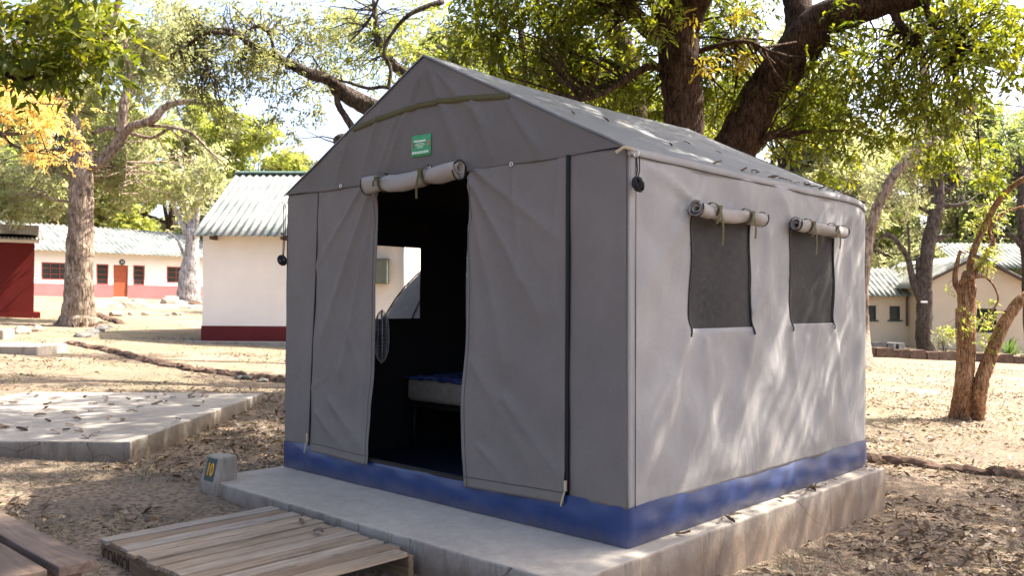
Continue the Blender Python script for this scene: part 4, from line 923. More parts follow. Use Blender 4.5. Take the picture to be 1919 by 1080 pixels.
# big shade tree behind the tent: upright trunk, its crown over the tent
tb = at(1278, 230, 12.2)
limbs = [([Gz(tb), Vector((tb.x, 12.2, 2)), at(1280, 230, 12.2), at(1275, 120, 12.2), at(1262, 30, 12.2), at(1240, -60, 11.9), (1.6, 11, 7.6)], [.42, .33, .31, .31, .33, .3, .18]),
         ([at(1285, 60, 12.2), at(1330, -40, 11.8), (3.6, 10.6, 7.2), (4.5, 9., 8.2), (5, 7, 8.6)], [.2, .19, .16, .11, .05]),
         ([at(1250, 80, 12.2), at(1200, 40, 12), at(1160, -30, 11.5), (.5, 9.5, 7.2), (-.5, 7.5, 7.8)], [.16, .14, .13, .1, .05]),
         ([at(1250, 130, 12.2), at(1215, 125, 12), at(1170, 150, 11.8), at(1130, 175, 11.6), at(1085, 190, 11.5)], [.07, .06, .05, .035, .02]),
         ([at(1300, 100, 12.2), at(1345, 85, 12), at(1400, 78, 11.8), at(1440, 95, 11.6)], [.05, .04, .03, .015])]
limbs = [(p_, [r_ * .9 for r_ in q_]) for p_, q_ in limbs]
blobs = [B(900, 60, 12.5, 85, 90, .9), B(1010, 110, 13, 110, 110, 1.2), B(1120, 90, 12.6, 110, 140, 1.), B(1200, 150, 13.4, 110, 90, .9), B(1360, 60, 13.4, 120, 110, 1.1), B(1450, 200, 14, 120, 90, .9), B(1090, -40, 12, 260, 90, 1.5), B(1340, 180, 13.4, 90, 80, .9), B(1200, 20, 11.2, 90, 60, .4)]
yb = [B(1320, 118, 11.6, 34, 22, .2, .10), B(1300, 30, 11.6, 18, 30, .2, .04), B(1395, 110, 11.8, 20, 22, .2, .10), B(1380, 20, 11.7, 18, 18, .2, .06)]
tree('shade_tree', 'huge dark barked tree with an upright trunk rising right behind the tent', M['barkdark'], M['leafdark'], limbs, blobs, 82, (.13, .045), (8, .24), .7, 160, .02, 11, gap=-.25, nside=20, wob=.04, extra=[(yb, 110, leafm('yellow_leaf', [(0, (.26, .22, .03)), (1, (.42, .32, .05))], .45, (1.2, 1.1, .6)), (.11, .036))])
# leaning companion trunk
limbs = [([Gz(at(1360, 290, 13.)), at(1345, 400, 13), at(1385, 260, 13), at(1430, 180, 13), at(1490, 100, 12.8), at(1540, 40, 12.6), at(1640, 5, 12.3), at(1760, -40, 12), (8, 11, 7.6)], [.45, .42, .36, .34, .36, .3, .24, .2, .1]),
         ([at(1490, 100, 12.8), at(1500, 30, 12.9), at(1480, -50, 13), (3.6, 12.5, 8)], [.26, .24, .2, .12]),
         ([at(1400, 285, 13), at(1430, 262, 12.8), at(1445, 250, 12.7)], [.11, .08, .05]),
         ([at(1670, 10, 12.2), at(1690, 50, 12.1), at(1730, 70, 12)], [.08, .06, .03]), ([at(1735, 0, 12.), at(1742, 40, 12), at(1760, 75, 11.9), at(1790, 95, 11.8)], [.05, .045, .03, .02])]
blobs = [B(1590, 140, 12.4, 110, 100, 1.), B(1700, 200, 12.8, 110, 90, .8), B(1560, 250, 13.2, 80, 60, .7), B(1820, 120, 11.6, 140, 130, 1.), B(1890, 250, 12, 60, 80, .7), B(1500, 200, 13.6, 80, 80, .7), B(1700, 40, 12.8, 200, 70, 1.2), B(1780, 290, 12.4, 60, 40, .4, .6), B(1560, 330, 13.4, 40, 30, .3, .25), B(1860, 330, 12, 40, 40, .4, .35)]
limbs = [(p_, [r_ * .9 for r_ in q_]) for p_, q_ in limbs]
tree('shade_tree', 'huge dark barked tree whose thick trunk leans right behind the tent', M['barkdark'], M['leafdark'], limbs, blobs, 74, (.135, .047), (8, .25), .9, 170, .018, 12, gap=-.2, nside=20, wob=.04)
# thin dark tree further left behind the tent roof
limbs = [([Gz(at(1175, 250, 15.)), at(1195, 300, 15), at(1192, 210, 15), at(1178, 120, 15), at(1150, 50, 15), at(1135, -60, 15)], [.2, .19, .18, .2, .2, .14]), ([at(975, 200, 14), at(985, 130, 14), at(975, 60, 14), at(968, -10, 14)], [.05, .045, .04, .03]), ([at(1190, 230, 15), at(1110, 170, 14.6), at(1080, 110, 14.4), at(1060, 40, 14.2)], [.09, .07, .06, .03]), ([at(1192, 260, 15), at(1060, 230, 14.3), at(1000, 215, 14), at(930, 145, 14), at(925, 110, 14), at(950, 40, 14)], [.12, .1, .09, .09, .07, .03])]
blobs = [B(1050, 150, 15, 130, 80, .9), B(1170, 190, 16, 90, 70, .7), B(960, 90, 15, 80, 80, .8)]
tree('shade_tree', 'thinner dark tree half hidden in foliage left of the upright trunk', M['barkdark'], M['leafdark'], limbs, blobs, 64, (.125, .045), (7, .22), .6, 90, .016, 13, gap=-.1)
# overhead canopy belonging to two trees standing right of the camera (out of frame): casts the shade
limbs = [([Gz((8.6, 4.2)), (8.5, 4.3, 2.5), (8.1, 5, 5), (7.3, 6, 7.2), (6, 7.2, 8.4)], [.4, .33, .3, .2, .1]), ([(8.1, 5, 5), (9.5, 6.8, 7), (10.5, 8.5, 8)], [.2, .15, .07]), ([(8.1, 5, 5), (6, 4, 7), (3.5, 3.5, 8.2)], [.2, .15, .07])]
blobs = [((4.2, 6.9, 5.75), (3.3, 2.3, .8), 7), ((3.1, 6.1, 5.8), (1.8, 1.5, .7), 2.6), ((5.2, 6.3, 8.), (3.2, 2.6, 1.2), 4), ((9.6, 8.9, 7.6), (2.8, 2.0, 1.3), 7), ((1.4, 5.4, 7.6), (3.2, 2.6, 1.2), 7), ((5.2, 3.2, 7.4), (3.2, 1.8, 1.2), 5), ((3.6, 9.2, 7.6), (3.2, 1.7, 1.2), 6)]
tree('shade_tree', 'tall leafy tree right of the camera whose boughs shade the tent from above', M['barkdark'], M['leafdark'], limbs, blobs, 190, (.13, .05), (8, .28), .4, 60, .03, 14, gap=0.0, ns=2.4)
limbs = [([Gz((-5.6, 3.8)), (-5.5, 4, 2.5), (-4.6, 5.2, 5), (-3, 7.5, 6.8), (-1, 9.5, 7.4)], [.3, .26, .22, .16, .07])]
blobs = [((.6, 10.2, 7.2), (3., 2., .9), 5.5), ((-2.4, 9.2, 7.), (2.6, 2.2, .9), 4), ((-3.8, 5.6, 6.6), (2.2, 2., .9), 2.5)]
# near leaves top-left belong to this tree
blobs_l = [B(60, 60, 5.6, 95, 70, .5, .62), B(150, 90, 5.8, 55, 45, .35, .3), B(30, 120, 5.8, 50, 45, .4, .24), B(200, 75, 6., 40, 40, .3, .14), B(40, -20, 5.6, 160, 60, .6, .5)]
tn = tree('leafy_tree', 'nearest tree, dark green leaf sprays hanging into the top left corner', M['barkdark'], M['leafdark'], limbs + [([(-5.0, 4.6, 3.9), at(-60, 60, 5.6), at(0, 128, 5.7), at(35, 148, 5.8), at(75, 140, 5.8)], [.07, .04, .022, .018, .01]), ([(-5.0, 4.6, 3.9), at(-20, 20, 5.6), at(70, 40, 5.7), at(150, 70, 5.9), at(215, 80, 6)], [.07, .035, .025, .018, .008])], blobs, 120, (.16, .07), (8, .26), .5, 30, .02, 15, gap=-.3,
     extra=[(blobs_l, 115, M['leafdark'], (.10, .038)), ([B(140, 28, 5.7, 22, 22, .15, .09), B(160, 15, 5.7, 30, 15, .1, .07)], 140, M['leafyel'], (.09, .04))])
for ch in tn.children:
    if ch.name.startswith('yellowing'): ch.name = 'hanging_leaves'
# tree behind tent sending branches left
limbs = [([Gz(at(960, 300, 13.5)), at(930, 380, 13.4), at(820, 250, 13.3), at(705, 205, 13.2), at(650, 178, 13.1), at(628, 165, 13.)], [.24, .2, .17, .15, .13, .1]),
         ([at(650, 178, 13.1), at(618, 150, 12.9), at(580, 138, 12.7), at(540, 118, 12.6), at(480, 92, 12.4), at(455, 70, 12.3), at(425, 62, 12.2), at(385, 62, 12.1), at(345, 90, 12), at(320, 102, 12)], [.10, .09, .08, .07, .06, .045, .04, .03, .02, .012]),
         ([at(690, 270, 13.), at(640, 262, 12.9), at(630, 272, 12.9)], [.12, .09, .05]), ([at(680, 268, 13), at(664, 245, 13), at(645, 215, 13), at(632, 190, 13), at(634, 165, 13), at(605, 145, 12.9)], [.08, .06, .05, .05, .055, .05]),
         ([at(780, 200, 13.2), at(730, 165, 13), at(690, 165, 12.9), at(655, 155, 12.8), at(635, 150, 12.8)], [.035, .03, .025, .022, .012]), ([at(728, 165, 13), at(732, 130, 13), at(720, 95, 13), at(735, 62, 13), at(770, 25, 13), at(830, 2, 13.2)], [.03, .028, .026, .026, .035, .05]),
         ([at(720, 95, 13), at(722, 60, 13)], [.015, .008]), ([at(655, 78, 13), at(690, 40, 13), at(712, -10, 13)], [.012, .018, .02]), ([at(515, 105, 12.5), at(508, 70, 12.4), at(500, 58, 12.4), at(480, 50, 12.3), at(462, 58, 12.3)], [.03, .025, .022, .018, .01]),
         ([at(385, 68, 12.1), at(383, 100, 12), at(395, 135, 12)], [.018, .014, .006]), ([at(455, 70, 12.3), at(430, 55, 12.2), at(370, 58, 12.1), at(366, 90, 12.1)], [.025, .02, .016, .008])]
blobs = [B(420, 110, 12.3, 100, 95, .8), B(520, 130, 12.5, 90, 75, .7), B(370, 170, 12.2, 80, 50, .6), B(560, 190, 12.6, 70, 45, .5, 1.1), B(350, 60, 12.2, 70, 50, .6, 1.0), B(480, 40, 12.6, 120, 45, .8), B(460, 225, 12.4, 60, 35, .4, .5), B(610, 110, 13, 50, 60, .5, .5), B(600, 50, 13.4, 90, 45, .6, .7), B(540, 240, 12.5, 25, 25, .2, .12)]
tree('small_leaved_tree', 'olive leaved tree behind the tent with thin crooked branches reaching left', M['barkgrey'], M['leafolive'], limbs, blobs, 165, (.075, .034), (7, .16), .5, 170, .012, 16, gap=.08, ns=2.8)
blobs = [B(700, 90, 17, 110, 80, 1.), B(620, 60, 17, 80, 60, .9), B(760, 120, 17, 60, 60, .7), B(740, 20, 17, 110, 40, .7), B(620, 140, 17, 60, 50, .7), B(880, 150, 19, 50, 40, .6), B(820, 60, 18, 40, 60, .6)]
tree('small_leaved_tree', 'pale yellow leaved tree seen against the sky left of the tent peak', M['barkgrey'], M['leafyel'], [([Gz(at(960, 300, 17)), at(940, 400, 17), at(820, 200, 17), at(720, 100, 17), at(700, 0, 17)], [.2, .18, .13, .09, .04])], blobs, 75, (.085, .038), (7, .18), .5, 90, .012, 17, gap=.0, ns=2.)

# left tree with thick pale trunk
Yt = 23.
b0 = gnd(147, 612)
limbs = [([Vector((b0.x, b0.y, b0.z - .2)), b0 + Vector((0, 0, .15)), at(148, 560, Yt), at(150, 480, Yt), at(152, 400, Yt), at(153, 330, Yt), at(152, 285, Yt)], [.62, .46, .37, .34, .31, .29, .27]),
         ([at(152, 300, Yt), at(140, 240, Yt), at(118, 190, Yt), at(125, 150, Yt - .3), at(160, 110, Yt - .5), at(200, 60, Yt - 1), at(230, -20, Yt - 1)], [.24, .23, .26, .17, .17, .15, .1]),
         ([at(120, 205, Yt), at(90, 190, Yt), at(50, 150, Yt), at(0, 90, Yt)], [.16, .12, .1, .06]),
         ([at(165, 320, Yt), at(200, 290, Yt), at(225, 255, Yt - .2), at(232, 200, Yt - .3), at(240, 150, Yt), at(235, 80, Yt)], [.13, .17, .17, .16, .13, .08]),
         ([at(170, 315, Yt), at(195, 305, Yt - .3), at(225, 272, Yt - .6), at(242, 240, Yt - .8), at(285, 225, Yt - 1), at(310, 200, Yt - 1), at(350, 190, Yt - 1.2), at(385, 195, Yt - 1.4)], [.1, .11, .1, .15, .15, .13, .1, .06]),
         ([at(175, 250, Yt), at(205, 240, Yt - .2), at(245, 250, Yt - .4), at(285, 258, Yt - .5), at(320, 240, Yt - .6), at(350, 245, Yt - .7), at(385, 275, Yt - .8), at(410, 305, Yt - 1)], [.08, .08, .07, .06, .06, .05, .04, .02]),
         ([at(280, 235, Yt - .8), at(320, 238, Yt - .9), at(360, 250, Yt - 1), at(390, 280, Yt - 1), at(425, 310, Yt - 1)], [.07, .05, .045, .035, .015]),
         ([at(320, 240, Yt - .8), at(338, 265, Yt - .8), at(345, 310, Yt - .8)], [.04, .03, .01]), ([at(150, 380, Yt), at(125, 378, Yt - .2), at(95, 372, Yt - .4), at(85, 360, Yt - .4)], [.06, .05, .045, .02]), ([at(150, 330, Yt), at(118, 330, Yt), at(105, 290, Yt), at(115, 275, Yt)], [.05, .045, .035, .02]),
         ([at(232, 260, Yt), at(236, 320, Yt), at(225, 370, Yt)], [.03, .02, .01])]
limbs = [limbs[0]] + [(p_, [r_ * .72 for r_ in q_]) for p_, q_ in limbs[1:]]
blobs = [B(60, 330, 24, 110, 90, 2), B(95, 405, 24, 45, 32, .8, 3), B(250, 60, 24, 130, 90, 2.2), B(190, 330, 25, 60, 70, 1.2, 7), B(300, 120, 24, 90, 80, 1.6), B(270, 300, 25.5, 80, 90, 1.3, 12), B(95, 30, 25, 150, 80, 2.4), B(200, 190, 25, 80, 70, 1.4), B(10, 385, 24.5, 50, 28, 1, 2.5), B(370, 330, 26, 60, 80, 1.2, 7)]
tree('thick_trunk_tree', 'big spreading tree with thick pale brown trunk at left beside the red shed', M['barkpale'], M['leafpale'], limbs, blobs, 33, (.17, .075), (7, .34), .5, 160, .022, 21, gap=.05, ns=.9, nside=20)
# orange tree
blobs = [B(45, 235, 13.5, 95, 62, 1.), B(110, 200, 13.5, 55, 28, .5, .5), B(30, 175, 13.5, 60, 28, .5, .5), B(60, 290, 13.5, 45, 18, .4, .35), B(145, 265, 13.5, 20, 28, .2, .14), B(90, 225, 13.6, 70, 25, .4, .5), B(-60, 200, 13.5, 90, 80, 1.), B(135, 305, 13.5, 22, 16, .2, .10)]
tree('orange_leaved_tree', 'small tree with bright orange autumn leaves at the left edge', M['barkgrey'], M['leaforange'], [([Gz((-10.0, 13.2)), (-10, 13.2, 1.6), (-9.5, 13.3, 3), (-8.6, 13.4, 3.9), at(40, 250, 13.5)], [.14, .12, .09, .06, .02]), ([(-9.5, 13.3, 3), at(-40, 240, 13.4), at(30, 275, 13.4), at(90, 290, 13.4)], [.06, .03, .018, .008]), ([(-8.6, 13.4, 3.9), at(40, 200, 13.4), at(110, 195, 13.4)], [.04, .02, .01])], blobs, 95, (.075, .03), (9, .2), .3, 70, .01, 22, gap=-.1, ns=3)
# white barked tree in front of the far building
Yw = 44.; b0 = gnd(352, 572)
limbs = [([Vector((b0.x, Yw, ztf(b0.x, Yw) - .3)), at(352, 560, Yw), at(355, 520, Yw), at(359, 470, Yw), at(362, 430, Yw)], [.75, .6, .5, .34, .3]), ([at(360, 470, Yw), at(345, 425, Yw), at(330, 395, Yw), at(320, 360, Yw)], [.17, .15, .11, .04]), ([at(361, 440, Yw), at(352, 400, Yw), at(350, 350, Yw), at(340, 310, Yw)], [.16, .14, .1, .04]), ([at(362, 440, Yw), at(368, 400, Yw), at(372, 350, Yw), at(365, 290, Yw)], [.2, .16, .1, .04]), ([at(358, 485, Yw), at(345, 478, Yw), at(332, 450, Yw), at(310, 430, Yw)], [.12, .09, .06, .02]), ([at(362, 450, Yw), at(385, 420, Yw), at(400, 380, Yw)], [.14, .1, .04])]
tree('white_barked_tree', 'bare swollen white barked tree standing before the long white building', M['barkwhite'], M['leafpale'], limbs, [B(350, 350, Yw, 60, 60, 1.5, 1.2)], 26, (.2, .08), (5, .4), .3, 120, .035, 23, gap=0, ns=.5)

# right: twin trunk tree
Yn = 12.8; b0 = gnd(1800, 785)
limbs = [([b0 - Vector((0, 0, .15)), b0 + Vector((0, 0, .06)), at(1806, 720, Yn), at(1812, 650, Yn), at(1811, 590, Yn), at(1812, 540, Yn), at(1816, 510, Yn)], [.29, .24, .205, .205, .2, .195, .12]),
         ([b0 + Vector((.16, 0, -.12)), b0 + Vector((.2, -.05, .1)), at(1836, 725, Yn - .1), at(1852, 680, Yn - .1), at(1876, 620, Yn - .1), at(1905, 570, Yn - .1), at(1950, 530, Yn - .1), at(2010, 400, Yn)], [.24, .22, .17, .15, .14, .13, .12, .08]),
         ([at(1810, 560, Yn), at(1790, 530, Yn), at(1794, 490, Yn), at(1800, 470, Yn)], [.09, .07, .05, .035]),
         ([at(1815, 530, Yn), at(1822, 480, Yn), at(1845, 425, Yn), at(1880, 365, Yn - .2), at(1935, 325, Yn - .4), at(2010, 270, Yn - .6)], [.08, .085, .08, .07, .06, .04]),
         ([at(1825, 515, Yn), at(1845, 485, Yn), at(1862, 452, Yn), at(1854, 432, Yn), at(1880, 400, Yn), at(1925, 385, Yn)], [.06, .05, .05, .04, .04, .03]),
         ([at(1800, 530, Yn - .1), at(1815, 522, Yn - .2), at(1835, 518, Yn - .2), at(1852, 520, Yn - .2)], [.06, .055, .05, .02]), ([at(1848, 520, Yn - .2), at(1862, 535, Yn - .3), at(1870, 565, Yn - .3), at(1845, 595, Yn - .2), at(1815, 605, Yn)], [.028, .024, .02, .016, .01])]
limbs = [(p_, [r_ * .62 for r_ in q_]) for p_, q_ in limbs]
blobs = [B(1835, 480, Yn, 28, 32, .25, .3), B(1850, 600, Yn, 18, 40, .2, .13), B(1840, 650, Yn, 12, 25, .15, .07), B(1812, 600, Yn - .25, 12, 50, .08, .06), B(1850, 400, Yn, 25, 40, .25, .2), B(1775, 550, Yn, 10, 12, .1, .015), B(1822, 420, Yn + .2, 16, 35, .2, .1), B(1772, 615, Yn + .2, 22, 22, .15, .05)]
tree('twin_trunk_tree', 'brown tree with two trunks, one upright and broken, right of the tent', M['barkbrown'], M['leafyel'], limbs, blobs, 170, (.07, .03), (7, .14), .4, 90, .006, 24, gap=-.6, wob=.12, nside=18)
# pale crooked tree behind tent's right edge
Yp = 26.; b0 = gnd(1626, 692)
limbs = [([Vector((b0.x, b0.y, b0.z - .2)), at(1620, 640, Yp), at(1616, 560, Yp), at(1622, 480, Yp), at(1640, 400, Yp), at(1668, 340, Yp), at(1700, 300, Yp), at(1745, 262, Yp)], [.3, .26, .26, .27, .24, .22, .2, .18]),
         ([at(1745, 262, Yp), at(1735, 200, Yp), at(1732, 130, Yp), at(1722, 60, Yp), at(1725, 0, Yp)], [.17, .17, .14, .13, .09]), ([at(1745, 262, Yp), at(1775, 250, Yp), at(1800, 225, Yp), at(1840, 190, Yp)], [.12, .11, .08, .04]), ([at(1745, 200, Yp), at(1742, 150, Yp), at(1738, 110, Yp)], [.07, .06, .04])]
limbs = [(p_, [r_ * .66 for r_ in q_]) for p_, q_ in limbs]
tree('pale_crooked_tree', 'pale barked tree bending right out from behind the right tent wall', M['barkpale'], M['leafpale'], limbs, [B(1640, 350, 26.5, 60, 60, 1.2), B(1740, 230, 28, 110, 90, 1.5), B(1690, 380, 27, 60, 40, 1.)], 20, (.14, .06), (7, .3), .5, 110, .022, 25, gap=.15, ns=1.1)
# tall dark tree in front of the cream house
Yd = 35.; b0 = gnd(1733, 660)
limbs = [([Vector((b0.x, Yd, ztf(b0.x, Yd) - .3)), at(1732, 630, Yd), at(1732, 570, Yd), at(1733, 520, Yd), at(1742, 450, Yd), at(1755, 390, Yd), at(1758, 310, Yd), at(1750, 240, Yd)], [.4, .31, .3, .27, .27, .25, .2, .1]),
         ([at(1725, 560, Yd), at(1712, 530, Yd), at(1703, 490, Yd), at(1690, 465, Yd), at(1665, 440, Yd), at(1640, 452, Yd)], [.18, .14, .11, .1, .09, .04]), ([at(1722, 550, Yd), at(1722, 510, Yd), at(1718, 480, Yd)], [.13, .12, .06]), ([at(1704, 480, Yd), at(1702, 430, Yd), at(1695, 400, Yd)], [.06, .05, .02]),
         ([at(1745, 455, Yd), at(1765, 445, Yd), at(1785, 440, Yd)], [.12, .1, .04]), ([at(1755, 385, Yd), at(1790, 385, Yd), at(1815, 380, Yd)], [.1, .08, .04]), ([at(1745, 400, Yd), at(1725, 390, Yd), at(1710, 375, Yd), at(1690, 385, Yd)], [.09, .06, .05, .02]), ([at(1757, 340, Yd), at(1780, 355, Yd), at(1800, 330, Yd)], [.1, .07, .03])]
tree('tall_dark_tree', 'dark straight trunked tree standing in front of the cream house', M['barkgrey'], M['leafpale'], limbs, [B(1690, 470, 37, 50, 40, 1.5), B(1780, 400, 38, 90, 60, 2), B(1770, 290, 38, 100, 70, 2), B(1700, 350, 38, 60, 60, 1.5)], 9, (.2, .09), (7, .45), .5, 160, .03, 26, gap=.2, ns=.8)
sgo = MB(); p = at(1732, 566, Yd - .35); sgo.box((-.13, -.01, -.04), (.13, .01, .04)); o = sgo.build('trunk_tag', M['white']); o.location = p; tag(o, 'small white tag nailed to the dark trunk before the cream house', 'tag')
# far right tree
Ye = 38.; limbs = [([Gz(at(1935, 600, Ye)), at(1930, 560, Ye), at(1925, 480, Ye), at(1915, 400, Ye), at(1918, 330, Ye)], [.3, .28, .26, .22, .15]), ([at(1922, 470, Ye), at(1900, 445, Ye), at(1880, 440, Ye), at(1865, 450, Ye)], [.14, .12, .09, .04])]
tree('edge_tree', 'dark trunked tree at the right edge beside the cream house', M['barkgrey'], M['leaffar'], limbs, [B(1930, 300, 40, 110, 90, 2.5), B(1860, 250, 42, 70, 60, 2)], 8, (.22, .1), (7, .5), .5, 80, .04, 27, gap=.1, ns=.7)

# background trees: three kinds, copied
def bg_tree(seed, lm_, label):
    rng = np.random.default_rng(seed); t = empty('background_tree', (0, 0, 0), 0, label, 'tree', 'trees standing beyond the buildings'); mb = MB(); H = 13.
    pts = [(0, 0, -.5), (.2, .1, 2.2), (.1, .3, 5), (.4, 0, 8)]; mb.tube(spline(pts, 5), lerps([.45, .35, .28, .12], 5), 10, wob=.06); starts = [Vector(p) for p in spline(pts, 5)[5:]]; bl = []
    for i in range(13):
        a = rng.uniform(0, 6.28); hgt = rng.uniform(3.5, 12); rad = rng.uniform(.5, 4.2) * (1 if hgt < 9 else .6); c = (rad * math.cos(a), rad * math.sin(a), hgt)
        bl.append((c, (rng.uniform(1.3, 2.2), rng.uniform(1.3, 2.2), rng.uniform(1., 1.7)), 1.)); s = starts[min(len(starts) - 1, int(hgt / 13 * len(starts)))]
        m_ = s.lerp(Vector(c), .5) + Vector((0, 0, .4)); mb.tube(spline([s, m_, c], 4), lerps([.14, .09, .03], 4), 6, wob=.05); starts.append(m_)
    P = fill(bl, 210, rng, 0., .9); tb_ = MB(); twigs(tb_, starts, P, rng, .035, 120); mb.add(tb_.v, tb_.f)
    cen, dr_, gi = sprays(P, 7, .5, rng, .4); leaves_mesh('crown', cen, dr_, .3, .15, rng, lm_, t, group_rnd=gi); mb.build('trunk', M['barkgrey'], t, smooth=True); return t
kinds = [bg_tree(31, M['leafpale'], ''), bg_tree(32, M['leaffar'], ''), bg_tree(33, M['leafyel'], ''), bg_tree(34, M['leafolive'], '')]
spots = [(40, 66, 0, 1.25, 'pale leafy tree beyond the roof of the long white building, leftmost'), (130, 72, 3, 1.3, 'olive tree rising behind the thick pale trunk'), (230, 64, 2, 1.15, 'yellow green tree above the orange door'), (330, 70, 0, 1.2, 'pale tree above the white barked tree'), (430, 58, 2, 1.05, 'yellow green tree just over the white house roof'), (-60, 60, 1, 1.3, 'dark green tree beyond the red shed'), (540, 80, 3, 1.0, 'olive tree seen low against the sky beside the tent roof'),
         (880, 40, 3, 1.0, 'olive tree behind the ridge of the tent'), (1020, 46, 0, 1.0, 'pale tree seen through the shade tree leaves over the tent'), (1150, 38, 2, .95, 'yellow green tree left of the upright dark trunk'), (1330, 44, 2, 1.05, 'yellow green tree between the two dark trunks'), (1450, 38, 0, .95, 'pale tree right of the leaning trunk over the tent roof'), (1560, 48, 0, 1.1, 'pale tree above the far end of the tent roof'), (1650, 62, 2, 1.15, 'yellow green tree behind the left wing of the cream house'), (1760, 66, 0, 1.3, 'pale tree rising over the gable of the cream house'), (1850, 60, 1, 1.2, 'dark green tree behind the white roof at far right'), (1960, 56, 3, 1.3, 'olive tree beyond the right edge of the cream house'), (2080, 70, 0, 1.3, 'pale tree furthest right beyond the cream house')]
used = set()
for i, (px, Yq, kd, s, lb) in enumerate(spots):
    x = (px - 959.5) / FPX * Yq; src = kinds[kd]
    if kd in used:
        t = src.copy(); col.objects.link(t)
        for ch in src.children: c_ = ch.copy(); col.objects.link(c_); c_.parent = t
    else: t = src; used.add(kd)
    t.location = (x, Yq, ztf(x, Yq)); t.rotation_euler = (0, 0, i * 2.4 + (1.9 if i == 3 else 0)); t.scale = (s, s, s * random.uniform(.9, 1.1)); t['label'] = lb
# distant woodland mass
rng = np.random.default_rng(50); P = []
for i in range(8500):
    a = rng.uniform(-1.0, 1.0); d_ = rng.uniform(95, 150); P.append((d_ * math.sin(a) * 1.1, d_ * math.cos(a), ztf(d_ * math.sin(a), d_ * math.cos(a)) + rng.uniform(0, 9 + 5 * math.sin(a * 9) + 2 * math.sin(a * 23))))
cen, dr_, gi = sprays(np.array(P), 7, 1.2, rng, .2); o = leaves_mesh('distant_woodland', cen, dr_, 1.3, .8, rng, M['leaffar'], None, group_rnd=gi); tag(o, 'hazy distant woodland closing the view behind everything', 'woodland', kind='stuff')
# palm shrub at right
q = gnd(1890, 668); t = empty('palm_shrub', q, 0, 'spiky green palm shrub at the right edge before the cream house', 'shrub'); b = MB()
for i in range(60):
    a = random.uniform(0, 6.28); e = random.uniform(.2, 1.3); L_ = random.uniform(.7, 1.3); d_ = Vector((math.cos(a) * math.cos(e), math.sin(a) * math.cos(e), math.sin(e)))
    s_ = d_.cross(Vector((0, 0, 1))).normalized() * .03; p1 = d_ * L_ * .6; p2 = d_ * L_ + Vector((0, 0, -.25 * L_)); b.add([-s_, s_, p1 + s_, p1 - s_, p2], [(0, 1, 2, 3), (3, 2, 4)], random.random())
b.build('fronds', leafm('palm_leaf', [(0, (.05, .08, .03)), (1, (.10, .14, .06))]), t, rnd=True); b = MB(); b.tube([(0, 0, -.1), (0, 0, .15)], [.12, .08], 8); b.build('stem', M['barkgrey'], t)
# small shrubs before cream house window
for (px, py, s, lb, sd) in ((1768, 664, .5, 'sparse young shrub under the wide window of the cream house', 61),):
    q = gnd(px, py); rng = np.random.default_rng(sd); t = empty('shrub', q, 0, lb, 'shrub'); P = rng.normal(size=(63, 3)) * np.array([.35, .3, .45]) * s + np.array([0, 0, 1.1 * s]); cen, dr_, gi = sprays(P, 5, .12, rng, -.3); leaves_mesh('foliage', cen, dr_, .11, .045, rng, M['leafolive'], t, group_rnd=gi)
    b = MB()
    for i in range(9): p = Vector(P[i * 7]); b.tube([(0, 0, -.05), p * .5 + Vector((.03, 0, 0)), p], [.018, .012, .005], 5)
    b.build('stems', M['barkgrey'], t)

# ------------------------------------------------------------------ ground cover
def inside_tentslab(x, y, m=.0):
    P = np.stack([x - A0.x, y - A0.y], 1); u = P @ np.array([U.x, U.y]); v = P @ np.array([Vv.x, Vv.y]); return (u > -.05 - m) & (u < 3.275 + m) & (v > -.63 - m) & (v < 3.2 + m)
def inside_slab2(x, y): return (x > -9.5) & (x < -3.02) & (y > 6.92) & (y < 10.6)
def inside_pallet(x, y):
    P = np.stack([x - A0.x, y - A0.y], 1); u = P @ np.array([U.x, U.y]); v = P @ np.array([Vv.x, Vv.y]); return (u > .93) & (u < 2.3) & (v > -1.73) & (v < -.6)
def scatter(n, rng, y0, y1, pw=1.):
    y = y0 + (y1 - y0) * rng.random(n) ** pw; x = (rng.random(n) * 2 - 1) * (y * .62 + .6); return x, y
rng = np.random.default_rng(70)
x, y = scatter(150000, rng, 2.6, 26, 1.5)
dn = .26 + .34 * n3(np.stack([x, y, x * 0], 1), .9, 2.) + .22 * n3(np.stack([x, y, x * 0], 1), 2.9, 4.) + np.where(x > 2.2, .16, 0) + np.where((x > -3.1) & (x < -1.2) & (y > 6.3), .4, 0) - np.where((x < -.8) & (y < 6.6), .34, 0) - np.where((y > 12) & (x < 0), .28, 0)
kk_ = (rng.random(len(x)) < dn) & ~inside_tentslab(x, y, .01) & ~inside_slab2(x, y) & ~inside_pallet(x, y); x, y = x[kk_], y[kk_]
z = zt(x, y) + rng.uniform(.002, .022, len(x)); dr_ = rng.normal(size=(len(x), 3)); dr_[:, 2] *= .3
o = leaves_mesh('fallen_leaves', np.stack([x, y, z], 1), dr_, .062, .024, rng, M['litter'], None, flop=.55, lo=.3, hi=1.6); tag(o, 'brown dry leaf litter strewn over the ground all around the tent', 'leaf litter', kind='stuff')
print('litter', len(x))
# dry grass
x, y = scatter(150000, rng, 2.6, 20, 1.3); dn = .14 + .5 * n3(np.stack([x, y, x * 0], 1), 1.6, 5.); kk_ = (rng.random(len(x)) < dn) & ~inside_tentslab(x, y, .02) & ~inside_slab2(x, y) & ~inside_pallet(x, y); x, y = x[kk_], y[kk_]
z = zt(x, y); dr_ = rng.normal(size=(len(x), 3)); dr_[:, 2] = np.abs(dr_[:, 2]) * .45 + .1
o = leaves_mesh('dry_grass', np.stack([x, y, z], 1), dr_, .075, .007, rng, M['straw'], None, flop=1., lo=.3, hi=1.5); tag(o, 'short straw coloured dry grass growing over the bare soil', 'grass', kind='stuff')
